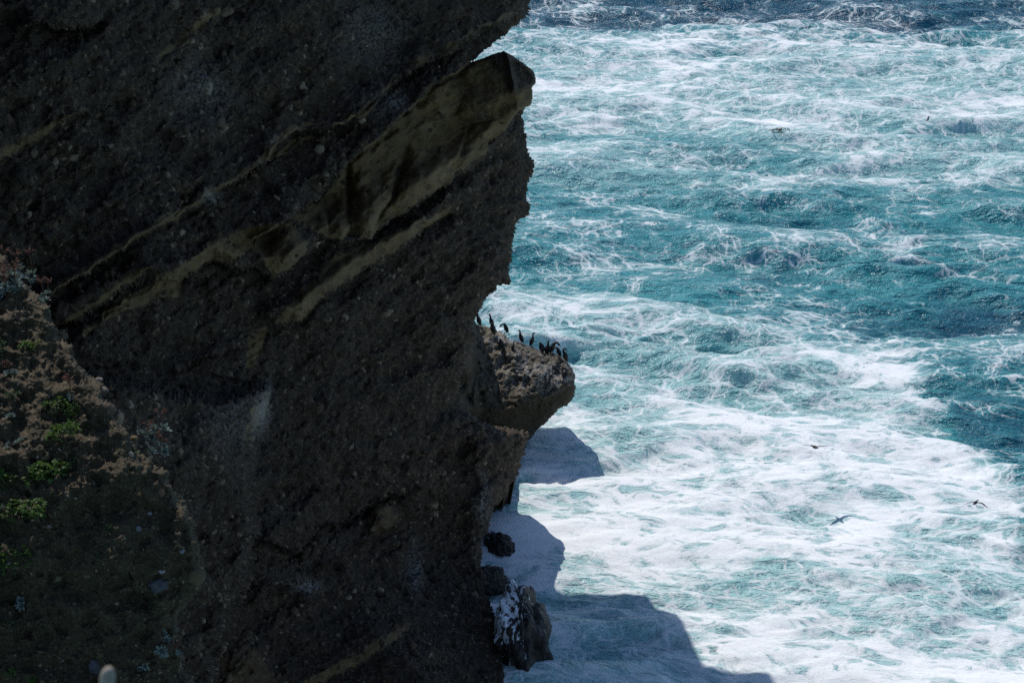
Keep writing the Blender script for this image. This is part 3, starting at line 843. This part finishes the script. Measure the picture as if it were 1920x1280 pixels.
M_PLUME = plain('black_plumage', (0.010, 0.009, 0.009), 0.55, 0.3, 0.4, 25)
M_BEAK = plain('grey_beak', (0.06, 0.055, 0.05), 0.5, 0.3, 0.2)
M_FOOT = plain('black_foot', (0.012, 0.012, 0.012), 0.6, 0.3, 0.2)
M_GREEN = leaf_mat('bright_leaf', (0.080, 0.145, 0.032), 0.45)
M_DULL = leaf_mat('dull_leaf', (0.045, 0.085, 0.03), 0.35)
M_GREY = leaf_mat('grey_leaf', (0.20, 0.24, 0.22), 0.15)
M_STALK = plain('red_stalk', (0.12, 0.05, 0.032), 0.7, 0.2, 0.3)
M_DEAD = plain('dry_stem', (0.14, 0.11, 0.08), 0.8, 0.2, 0.3)
M_STICK = plain('bleached_wood', (0.26, 0.225, 0.18), 0.8, 0.2, 0.25, 60)
M_KELP = plain('brown_kelp', (0.085, 0.034, 0.022), 0.35, 0.5, 0.4, 20)

# ------------------------------------------------------------------ cormorants
def tube(bm, pts, segs=12, cap=True):
    """pts: (x, y, z, half width, half depth) along a spine; one closed skin"""
    n = len(pts)
    P = [Vector(p[:3]) for p in pts]
    rings = []
    side0 = None
    for i, p in enumerate(pts):
        tan = (P[min(i + 1, n - 1)] - P[max(i - 1, 0)]).normalized()
        side = Vector((0, 1, 0)) if side0 is None else side0
        side = side - tan * side.dot(tan)
        if side.length < 1e-4:
            side = Vector((1, 0, 0)) - tan * tan.x
        side.normalize()
        side0 = side
        up = tan.cross(side)
        rw, rd = p[3], p[4] if len(p) > 4 else p[3]
        rings.append([bm.verts.new(P[i] + side * (rw * math.cos(a)) + up * (rd * math.sin(a))) for a in [2 * math.pi * k / segs for k in range(segs)]])
    for a, b in zip(rings[:-1], rings[1:]):
        for k in range(segs):
            bm.faces.new((a[k], a[(k + 1) % segs], b[(k + 1) % segs], b[k]))
    if cap:
        bm.faces.new(list(reversed(rings[0])))
        bm.faces.new(rings[-1])

def obj_bm(name, bm, mat, parent=None, subsurf=0, smooth=True):
    me = bpy.data.meshes.new(name)
    bmesh.ops.recalc_face_normals(bm, faces=bm.faces)
    bm.to_mesh(me)
    bm.free()
    me.materials.append(mat)
    for f in me.polygons:
        f.use_smooth = smooth
    o = bpy.data.objects.new(name, me)
    col.objects.link(o)
    if parent:
        o.parent = parent
    if subsurf:
        m = o.modifiers.new('smooth', 'SUBSURF')
        m.levels = m.render_levels = subsurf
    return o

BODY = [(-0.135, 0, -0.005, 0.040, 0.010), (-0.105, 0, 0.05, 0.055, 0.024), (-0.075, 0, 0.11, 0.088, 0.066), (-0.045, 0, 0.18, 0.122, 0.102), (-0.015, 0, 0.255, 0.135, 0.116), (0.012, 0, 0.33, 0.122, 0.104), (0.032, 0, 0.395, 0.090, 0.080)]
NECKS = {
    'upright': ([(0.042, 0, 0.445, 0.060, 0.058), (0.044, 0, 0.50, 0.046), (0.046, 0, 0.555, 0.042), (0.054, 0, 0.605, 0.044), (0.076, 0, 0.640, 0.048), (0.115, 0, 0.646, 0.038), (0.148, 0, 0.640, 0.020)], (0.145, 0.640, 1, -0.08)),
    'slim': ([(0.040, 0, 0.45, 0.054, 0.050), (0.038, 0, 0.52, 0.037), (0.040, 0, 0.585, 0.034), (0.050, 0, 0.635, 0.037), (0.072, 0, 0.665, 0.042), (0.108, 0, 0.672, 0.033), (0.14, 0, 0.668, 0.018)], (0.138, 0.668, 1, 0.04)),
    'bent': ([(0.06, 0, 0.45, 0.072, 0.068), (0.115, 0, 0.485, 0.052), (0.17, 0, 0.478, 0.044), (0.215, 0, 0.440, 0.041), (0.252, 0, 0.395, 0.044), (0.285, 0, 0.355, 0.036), (0.305, 0, 0.33, 0.020)], (0.303, 0.332, 0.66, -0.75)),
    'tucked': ([(0.044, 0, 0.44, 0.068, 0.066), (0.046, 0, 0.475, 0.056), (0.034, 0.02, 0.505, 0.050), (0.002, 0.045, 0.502, 0.050), (-0.035, 0.06, 0.475, 0.040), (-0.06, 0.062, 0.450, 0.020)], None),
    'coiled': ([(0.060, 0, 0.45, 0.062, 0.060), (0.085, 0, 0.505, 0.044), (0.088, 0, 0.565, 0.038), (0.050, 0, 0.612, 0.037), (-0.005, 0, 0.612, 0.042), (-0.042, 0, 0.575, 0.042), (-0.055, 0, 0.54, 0.022)], (-0.053, 0.545, -0.25, -0.97)),
}
BIRDS = 'cormorants resting on the rock ledge'

def cormorant(px, py, pose, heading, label, scale=1.0, squat=0.0, lean=0.0, roll=0.0):
    p, n = pick('ledge', px, py)
    root = bpy.data.objects.new('cormorant', None)
    col.objects.link(root)
    root.location = p + Vector((0, 0, 0.02))
    root.rotation_euler = (R(roll), R(lean), R(heading))
    root.scale = (scale,) * 3
    tag(root, label, 'bird', BIRDS)
    neck, beak = NECKS[pose]
    pts = [(x, y, z - squat * 0.10, *r) for x, y, z, *r in BODY] + [(x, y, z - squat * 0.10, *r) for x, y, z, *r in neck]
    bm = bmesh.new()
    tube(bm, pts, 12)
    # folded wings lie along the flanks and are grown into the same skin
    obj_bm('body', bm, M_PLUME, root, 1)
    for s in (-1, 1):
        bm = bmesh.new()
        tube(bm, [(0.03, s * 0.095, 0.39 - squat * 0.1, 0.02, 0.035), (-0.005, s * 0.130, 0.32 - squat * 0.1, 0.022, 0.068), (-0.045, s * 0.125, 0.22 - squat * 0.1, 0.018, 0.068), (-0.085, s * 0.085, 0.12 - squat * 0.1, 0.013, 0.040), (-0.12, s * 0.05, 0.04 - squat * 0.1, 0.006, 0.014)], 8)
        obj_bm('wing', bm, M_PLUME, root, 1)
    if beak:
        bx, bz, dx, dz = beak
        bm = bmesh.new()
        L = 0.085
        tube(bm, [(bx - 0.01 * dx, 0, bz - 0.01 * dz - squat * 0.1, 0.012), (bx + L * 0.55 * dx, 0, bz + L * 0.55 * dz - squat * 0.1, 0.008), (bx + L * dx, 0, bz + L * dz - squat * 0.1 - 0.004, 0.006), (bx + (L + 0.006) * dx, 0, bz + L * dz - 0.016 - squat * 0.1, 0.002)], 6)
        obj_bm('beak', bm, M_BEAK, root)
    if squat < 0.6:
        for s in (-1, 1):
            bm = bmesh.new()
            tube(bm, [(-0.045, s * 0.06, 0.13 - squat * 0.1, 0.024), (-0.02, s * 0.06, 0.05, 0.014), (-0.02, s * 0.055, 0.012, 0.012), (0.05, s * 0.065, -0.012, 0.03, 0.006), (0.075, s * 0.07, -0.016, 0.036, 0.003)], 6)
            obj_bm('leg', bm, M_FOOT, root)
    return root

# heading 0 faces right in the photograph, 180 left, 90 away, -90 towards the camera
cormorant(897, 610, 'upright', 165, 'black cormorant half hidden by the cliff edge, leftmost on the ledge', 1.0)
cormorant(919, 615, 'upright', 170, 'black cormorant standing upright behind a hunched one near the left end of the ledge')
cormorant(922, 627, 'tucked', 150, 'hunched black cormorant directly below an upright one near the left end', 1.05, 0.2)
cormorant(948, 626, 'bent', 185, 'black cormorant bending its neck down to preen, beak pointing lower left')
cormorant(976, 643, 'upright', 178, 'black cormorant standing alone on the ledge rim with its head turned left')
cormorant(996, 650, 'slim', 12, 'slender black cormorant on the ledge rim with its head turned right', 0.98)
cormorant(939, 651, 'tucked', 120, 'squat black cormorant sitting on the open slope below the preening one', 0.92, 0.5)
cormorant(961, 655, 'slim', 10, 'small black cormorant lying low on the slope with its neck raised', 0.72, 1.0)
BIRDS2 = BIRDS
cormorant(1014, 659, 'tucked', 140, 'black cormorant at the left end of the huddle on the ledge tip', 1.0, 0.5)
cormorant(1026, 662, 'upright', 60, 'black cormorant with its round head highest in the huddle on the ledge tip', 1.05, 0.6)
cormorant(1036, 662, 'bent', 5, 'black cormorant arching over to its right in the middle of the huddle', 1.15, 0.2)
cormorant(1046, 668, 'bent', 190, 'black cormorant ducking its head behind the coiled-neck bird', 1.0, 0.3)
cormorant(1058, 677, 'coiled', 160, 'black cormorant with its neck coiled in a loop at the right end of the huddle', 1.05, 0.2)
cormorant(1056, 706, 'tucked', 60, 'black cormorant clinging to the steep rock just under the ledge tip', 0.9, 0.5, 35)

def flyer(loc, heading, bank, pitch, left, right, label, scale=1.0):
    root = bpy.data.objects.new('flying_cormorant', None)
    col.objects.link(root)
    root.location = loc
    root.rotation_euler = Euler((R(bank), R(pitch), R(heading)), 'XYZ')
    root.scale = (scale,) * 3
    tag(root, label, 'bird', 'cormorants flying over the surf')
    bm = bmesh.new()
    tube(bm, [(-0.40, 0, 0.0, 0.055, 0.006), (-0.30, 0, 0.0, 0.045, 0.014), (-0.20, 0, 0, 0.055, 0.045), (-0.08, 0, 0, 0.082, 0.075), (0.06, 0, 0, 0.085, 0.080), (0.16, 0, 0.01, 0.060, 0.060), (0.24, 0, 0.02, 0.034), (0.34, 0, 0.03, 0.026), (0.39, 0, 0.035, 0.033), (0.43, 0, 0.035, 0.026), (0.455, 0, 0.032, 0.012)], 12)
    obj_bm('body', bm, M_PLUME, root, 1)
    bm = bmesh.new()
    tube(bm, [(0.45, 0, 0.033, 0.011), (0.50, 0, 0.03, 0.007), (0.525, 0, 0.024, 0.003)], 6)
    obj_bm('beak', bm, M_BEAK, root)
    for s, (a1, a2) in ((1, left), (-1, right)):
        bm = bmesh.new()
        st = [(0.0, 0.14, -0.13, 0.030), (0.10, 0.15, -0.12, 0.024), (0.25, 0.18, -0.10, 0.018), (0.36, 0.15, -0.10, 0.014), (0.48, 0.08, -0.09, 0.010), (0.58, 0.0, -0.10, 0.007), (0.64, -0.07, -0.12, 0.004)]
        rings = []
        y = z = 0.0
        prev = 0.0
        for (d, le, te, th) in st:
            seg = d - prev
            ang = R(a1) if d <= 0.26 else R(a2)
            y += seg * math.cos(ang)
            z += seg * math.sin(ang)
            prev = d
            yy = s * (0.05 + y)
            rings.append([bm.verts.new((le, yy, z + 0.02)), bm.verts.new((le * 0.5 + te * 0.5 + 0.02, yy, z + 0.02 + th)), bm.verts.new((te, yy, z + 0.015)), bm.verts.new((le * 0.5 + te * 0.5 + 0.02, yy, z + 0.02 - th * 0.4))])
        for a, b in zip(rings[:-1], rings[1:]):
            for k in range(4):
                bm.faces.new((a[k], a[(k + 1) % 4], b[(k + 1) % 4], b[k]))
        bm.faces.new(rings[0])
        bm.faces.new(rings[-1])
        obj_bm('wing', bm, M_PLUME, root, 1)
    return root

flyer(on_water(1528, 838, 2.4), 106, 8, 17, (10, 4), (4, 8), 'black cormorant gliding on outstretched wings over the white foam, its shadow below it', 0.98)
flyer(on_water(1829, 942, 7.5), 60, -6, 10, (-14, -26), (-2, -30), 'black cormorant in mid flap with drooped wings, near the right edge of the foam', 0.76)

# ------------------------------------------------------------------ plants on the slope
def leaf(bm, base, d, up, L, W, lay, shade, bend=0.25, fold=0.12):
    d = d.normalized()
    s = d.cross(up)
    if s.length < 1e-3:
        s = Vector((1, 0, 0))
    s.normalize()
    nrm = s.cross(d)
    pts = []
    for f, w in ((0, 0.18), (0.35, 0.8), (0.7, 1.0), (1.0, 0.08)):
        c = base + d * (L * f) - nrm * (bend * L * f * f)
        pts.append((bm.verts.new(c - s * W * w * 0.5 + nrm * fold * W * w), bm.verts.new(c), bm.verts.new(c + s * W * w * 0.5 + nrm * fold * W * w)))
    for a, b in zip(pts[:-1], pts[1:]):
        bm.faces.new((a[0], a[1], b[1], b[0]))
        bm.faces.new((a[1], a[2], b[2], b[1]))
    for r_ in pts:
        for v in r_:
            v[lay] = shade

def finish_plant(name, bm, mat, loc, parent=None):
    me = bpy.data.meshes.new(name)
    bm.to_mesh(me)
    bm.free()
    me.materials.append(mat)
    o = bpy.data.objects.new(name, me)
    col.objects.link(o)
    o.location = loc if parent is None else (0, 0, 0)
    if parent:
        o.parent = parent
    return o

def root_at(name, loc, label, cat, group=None):
    r = bpy.data.objects.new(name, None)
    col.objects.link(r)
    r.location = loc
    return tag(r, label, cat, group)

def shrub(px, py, w, h, mat, n, leafsize, label, lobes=5, which='hill', cat='plant', group='leafy plants on the near slope'):
    """clump of lobed leaves around short stems; w and h in metres"""
    p, nn = pick(which, px, py)
    root = root_at('leafy_shrub', p, label, cat, group)
    rr = random.Random(int(px * 7 + py))
    bm = bmesh.new()
    lay = bm.verts.layers.float.new('shade')
    sb = bmesh.new()
    cs = []
    for k in range(lobes):
        c = Vector((rr.uniform(-0.5, 0.5) * w, rr.uniform(-0.25, 0.1) * w, rr.uniform(0.1, 0.75) * h))
        cs.append((c, rr.uniform(0.22, 0.4) * w, rr.random()))
        tube(sb, [(0, 0.02, -0.03, 0.008), (c.x * 0.4, c.y * 0.4, c.z * 0.55, 0.006), (c.x, c.y, c.z, 0.003)], 5)
    for k in range(n):
        c, r, sh = cs[rr.randrange(lobes)]
        v = Vector((rr.gauss(0, 1), rr.gauss(0, 1), rr.gauss(0.25, 1))).normalized()
        pos = c + Vector((v.x * r, v.y * r * 0.8, v.z * r * 0.75 * h / max(w, 0.01) * 1.2)) * rr.uniform(0.5, 1.0)
        d = (v + Vector((rr.gauss(0, .5), rr.gauss(0, .5), rr.gauss(0.1, .5))))
        L = leafsize * rr.uniform(0.6, 1.3)
        for off in (-0.55, 0, 0.55):      # three lobes to a leaf
            dd = d.normalized()
            side = dd.cross(Vector((0.2, 0.1, 1))).normalized()
            leaf(bm, pos, dd + side * off, Vector((rr.gauss(0, .6), rr.gauss(0, .6), 1)), L * (1 if off == 0 else 0.8), L * 0.5, lay, min(1, max(0, 0.35 * sh + rr.random() * 0.65)), rr.uniform(0.0, 0.5))
    finish_plant('foliage', bm, mat, p, root)
    obj_bm('stem', sb, M_DEAD, root)
    return root

def rosette(bm, lay, c, nrm, r, rr, n=20):
    nrm = nrm.normalized()
    a = nrm.orthogonal().normalized()
    b = nrm.cross(a)
    for k in range(n):
        t = k / n
        ang = k * 2.39996
        tilt = 0.25 + 1.15 * t
        d = (a * math.cos(ang) + b * math.sin(ang)) * math.sin(tilt) + nrm * math.cos(tilt)
        leaf(bm, c, d, nrm, r * (0.6 + 0.5 * t) * rr.uniform(0.85, 1.15), r * 0.34, lay, rr.uniform(0.2, 1.0), -0.1, 0.25)

def stalks(parent, spots, hgt, rr):
    for (x, y, z) in spots:
        bm = bmesh.new()
        hh = hgt * rr.uniform(0.7, 1.15)
        lx, ly = rr.uniform(-0.12, 0.12) * hh, rr.uniform(-0.08, 0.08) * hh
        top = Vector((x + lx, y + ly, z + hh))
        tube(bm, [(x, y, z, 0.007), (x + lx * 0.4, y + ly * 0.4, z + hh * 0.5, 0.006), (top.x, top.y, top.z, 0.004)], 5)
        for k in range(6):
            a = rr.uniform(0, 6.28)
            e = top + Vector((math.cos(a) * 0.07, math.sin(a) * 0.05, rr.uniform(0.0, 0.07)))
            s0 = top - Vector((0, 0, rr.uniform(0.0, 0.05)))
            tube(bm, [(*s0, 0.004), (*((s0 + e) / 2 + Vector((0, 0, 0.01))), 0.004), (*e, 0.009)], 5)
            for q in range(4):
                o_ = e + Vector((rr.gauss(0, .014), rr.gauss(0, .014), rr.gauss(0, .012)))
                bmesh.ops.create_icosphere(bm, subdivisions=1, radius=rr.uniform(0.008, 0.014), matrix=Matrix.Translation(o_))
        obj_bm('flower_stalk', bm, M_STALK, parent)

def succulent(px, py, spread, n, r, label, stalk=0, hgt=0.35, which='hill', up=None, mat=None, squash=0.6):
    p, nn = pick(which, px, py)
    root = root_at('succulent', p, label, 'succulent', 'grey succulents on the slope')
    rr = random.Random(int(px * 13 + py))
    spots = []
    for k in range(n):
        bm = bmesh.new()
        lay = bm.verts.layers.float.new('shade')
        q, m = pick(which, px + rr.uniform(-1, 1) * spread, py + rr.uniform(-squash, squash) * spread)
        c = q - p + m * 0.01
        rosette(bm, lay, c, m + Vector((rr.gauss(0, .25), -0.2 + rr.gauss(0, .25), 0.5)), r * rr.uniform(0.7, 1.2), rr)
        spots.append(c)
        finish_plant('rosette', bm, mat or M_GREY, p, root)
    if stalk:
        stalks(root, [tuple(spots[k % n]) for k in range(stalk)], hgt, rr)
    return root

shrub(60, 655, 0.24, 0.15, M_GREEN, 90, 0.045, 'small bright green plant on the upper left slope, alone on bare soil')
shrub(4, 665, 0.16, 0.28, M_DULL, 90, 0.04, 'dark green plant cut by the left edge on the upper slope')
shrub(122, 775, 0.40, 0.30, M_GREEN, 190, 0.045, 'green plant with pale succulents at its head, upper of the two middle clumps')
shrub(112, 822, 0.40, 0.26, M_GREEN, 210, 0.045, 'spreading green plant, lower of the two middle clumps')
shrub(78, 893, 0.58, 0.32, M_GREEN, 270, 0.062, 'brightest yellow green plant trailing to the left, beside the rusty rock')
shrub(14, 910, 0.34, 0.26, M_GREEN, 130, 0.055, 'bright green leaves at the left edge, beside the yellow green plant')
shrub(36, 965, 0.52, 0.30, M_GREEN, 220, 0.055, 'bright green plant hanging over the shaded part of the slope')
shrub(26, 1080, 0.46, 0.52, M_GREEN, 380, 0.045, 'large rounded dark green bush at the left edge in shade', 9)
shrub(201, 992, 0.14, 0.12, M_DULL, 50, 0.03, 'small round olive cushion plant in the middle of the shaded slope')
shrub(183, 1042, 0.08, 0.06, M_DULL, 24, 0.026, 'tiny green tuft on the shaded slope below the olive cushion')
shrub(54, 1278, 0.14, 0.10, M_GREEN, 50, 0.042, 'bright green sprig at the very bottom left')
shrub(16, 1264, 0.12, 0.10, M_GREEN, 34, 0.042, 'green sprig at the bottom left corner')
shrub(288, 1146, 0.12, 0.14, M_DULL, 30, 0.03, 'sparse leafy twig on the dark slope above the grey succulent')
shrub(252, 848, 0.12, 0.08, M_DULL, 40, 0.028, 'little green tuft at the crest between orange stones')

shrub(20, 742, 0.16, 0.10, M_DULL, 60, 0.032, 'flat dark green plant between the two left-edge plants of the upper slope')
shrub(165, 800, 0.14, 0.10, M_DULL, 50, 0.03, 'dull green tuft just right of the two middle green clumps')
shrub(140, 868, 0.20, 0.10, M_DULL, 60, 0.034, 'dark trailing plant right of the rusty brown boulder')
shrub(70, 1180, 0.14, 0.10, M_DULL, 40, 0.03, 'small dark plant low on the shaded slope below the rounded bush')
shrub(14, 1175, 0.18, 0.14, M_DULL, 50, 0.034, 'dark plant at the left edge under the rounded bush')
succulent(38, 528, 36, 11, 0.12, 'silvery succulent mat at the top of the slope with rust red flower stalks', 7, 0.42)
succulent(82, 556, 12, 4, 0.09, 'silvery succulent on the crest just right of the big mat', 2, 0.22)
succulent(18, 704, 9, 2, 0.09, 'pale succulent on the upper slope near the left edge', 1, 0.14)
succulent(132, 742, 14, 3, 0.075, 'pale succulent growing out of the top of the green clump', 2, 0.30)
succulent(28, 832, 16, 4, 0.08, 'pinkish grey succulent above the yellow green plant')
succulent(20, 780, 9, 2, 0.07, 'small pale succulent on bare soil near the left edge')
succulent(285, 812, 22, 5, 0.10, 'silvery succulent on the right crest with a red flower stalk', 2, 0.24)
succulent(298, 840, 18, 4, 0.09, 'silvery succulent hanging below the right crest with orange flowers', 2, 0.12)
succulent(310, 1196, 22, 6, 0.10, 'blue grey succulent hanging in shade with one orange flower', 1, 0.16, squash=1.4)
succulent(258, 1246, 12, 3, 0.07, 'small grey succulent low in the shade')
succulent(40, 1130, 10, 2, 0.08, 'pale succulent just under the rounded dark bush')

# ------------------------------------------------------------------ loose stones on the slope
def stone(px, py, w, h, c, label, seed, rough=0.14, which='hill'):
    p, nn = pick(which, px, py)
    m = rock_material('stone', tuple(v * 0.7 for v in c), c, tuple(min(0.8, v * 1.4) for v in c), c, 6.0)
    return boulder('stone', m, p + Vector((0, 0.02, 0.0)), (w, max(w, h) * 0.7, h), seed, label, 'stone', None, 0.0, 40, rough, 'stones on the near slope', 0.5)

stone(108, 866, 0.105, 0.085, (0.17, 0.10, 0.045), 'rusty brown boulder on the slope beside the bright green plant', 301)
stone(296, 1098, 0.14, 0.11, (0.075, 0.078, 0.085), 'flat blue grey boulder low on the shaded slope', 302, 0.4)
stone(366, 1080, 0.15, 0.13, (0.11, 0.085, 0.045), 'large brown lichen-stained boulder at the right edge of the slope', 303)
stone(300, 1074, 0.05, 0.035, (0.27, 0.27, 0.28), 'pale stone resting above the blue grey boulder', 304)
stone(258, 926, 0.05, 0.04, (0.24, 0.13, 0.06), 'orange stone on the slope beside the right crest', 305)
stone(298, 922, 0.08, 0.08, (0.16, 0.10, 0.06), 'brown upright stone on the right crest', 306)
stone(250, 822, 0.06, 0.04, (0.22, 0.15, 0.07), 'tan stone on the crest beside the silvery succulent', 307)
stone(243, 852, 0.055, 0.05, (0.32, 0.27, 0.21), 'cream stone on the crest below the tan one', 308)
stone(183, 712, 0.06, 0.03, (0.22, 0.19, 0.15), 'flat sunlit stone at the upper edge of the crest', 309)
stone(192, 732, 0.09, 0.05, (0.14, 0.12, 0.09), 'grey brown slab of stone on the crest below the flat sunlit one', 310)
stone(204, 766, 0.085, 0.065, (0.13, 0.09, 0.06), 'rounded brown stone on the crest below the slab', 311)
stone(340, 1034, 0.055, 0.04, (0.20, 0.21, 0.23), 'grey egg-shaped stone at the right of the shaded slope', 312)
stone(278, 962, 0.045, 0.03, (0.24, 0.24, 0.25), 'small light grey stone in the middle of the scree', 313)
stone(258, 994, 0.045, 0.045, (0.17, 0.17, 0.18), 'round grey stone in the scree below the light one', 314)
stone(90, 986, 0.045, 0.03, (0.16, 0.14, 0.13), 'dull flat stone in shade right of the hanging green plant', 315)
stone(50, 842, 0.05, 0.025, (0.16, 0.12, 0.08), 'flat tan stone on soil above the bright green plants', 316)
stone(178, 1246, 0.10, 0.12, (0.07, 0.075, 0.085), 'dark slate boulder at the bottom behind the blurred stick', 317)

# ------------------------------------------------------------------ stick close to the camera, kelp on the water
a = at(203, 1252, 3.3)
bm = bmesh.new()
tube(bm, [(-0.05, 0.03, -0.9, 0.024), (-0.03, 0.01, -0.45, 0.020), (-0.010, 0.0, -0.06, 0.016), (-0.003, 0, -0.02, 0.0165), (0.001, 0, -0.004, 0.013), (0.002, 0, 0.004, 0.005)], 12)
st = obj_bm('weathered_stick', bm, M_STICK, None, 1)
st.location = a
tag(st, 'pale weathered stick out of focus at the bottom edge, close to the camera', 'stick')

def kelp(px, py, sx, sy, n, label, seed, ribbons=False):
    c = on_water(px, py, 0.0)
    for _ in range(6):      # settle it on the wave that stands there
        i = int(np.argmin((SEA['X'] - c.x) ** 2 + (SEA['Y'] - c.y) ** 2))
        c = on_water(px, py, 0.5 * c.z + 0.5 * (float(SEA['h'][i]) + 0.06))
    rr = random.Random(seed)
    bm = bmesh.new()
    for k in range(n):
        x, y = rr.gauss(0, sx), rr.gauss(0, sy)
        a_ = rr.uniform(0, 6.28)
        L = rr.uniform(0.15, 0.5) if not ribbons else rr.uniform(0.5, 1.1)
        z = rr.uniform(0.0, 0.16)
        pts = []
        for f in (0, .3, .6, 1):
            pts.append((x + math.cos(a_) * L * f, y + math.sin(a_) * L * f + 0.05 * math.sin(f * 5 + k), z + (0.16 if ribbons else 0.06) * math.sin(f * 3.1) + (0.08 * f if ribbons else 0), 0.05 * (1 - abs(f - .45)) + 0.008, 0.02))
        tube(bm, pts, 6)
    o = obj_bm('floating_kelp', bm, M_KELP)
    o.location = c
    return tag(o, label, 'seaweed', 'kelp adrift in the surf')

kelp(1458, 246, 0.42, 0.34, 15, 'dark brown clump of kelp drifting in white foam', 5)
kelp(1748, 228, 0.35, 0.3, 3, 'thin dark kelp ribbon standing out of pale green water', 8, True)
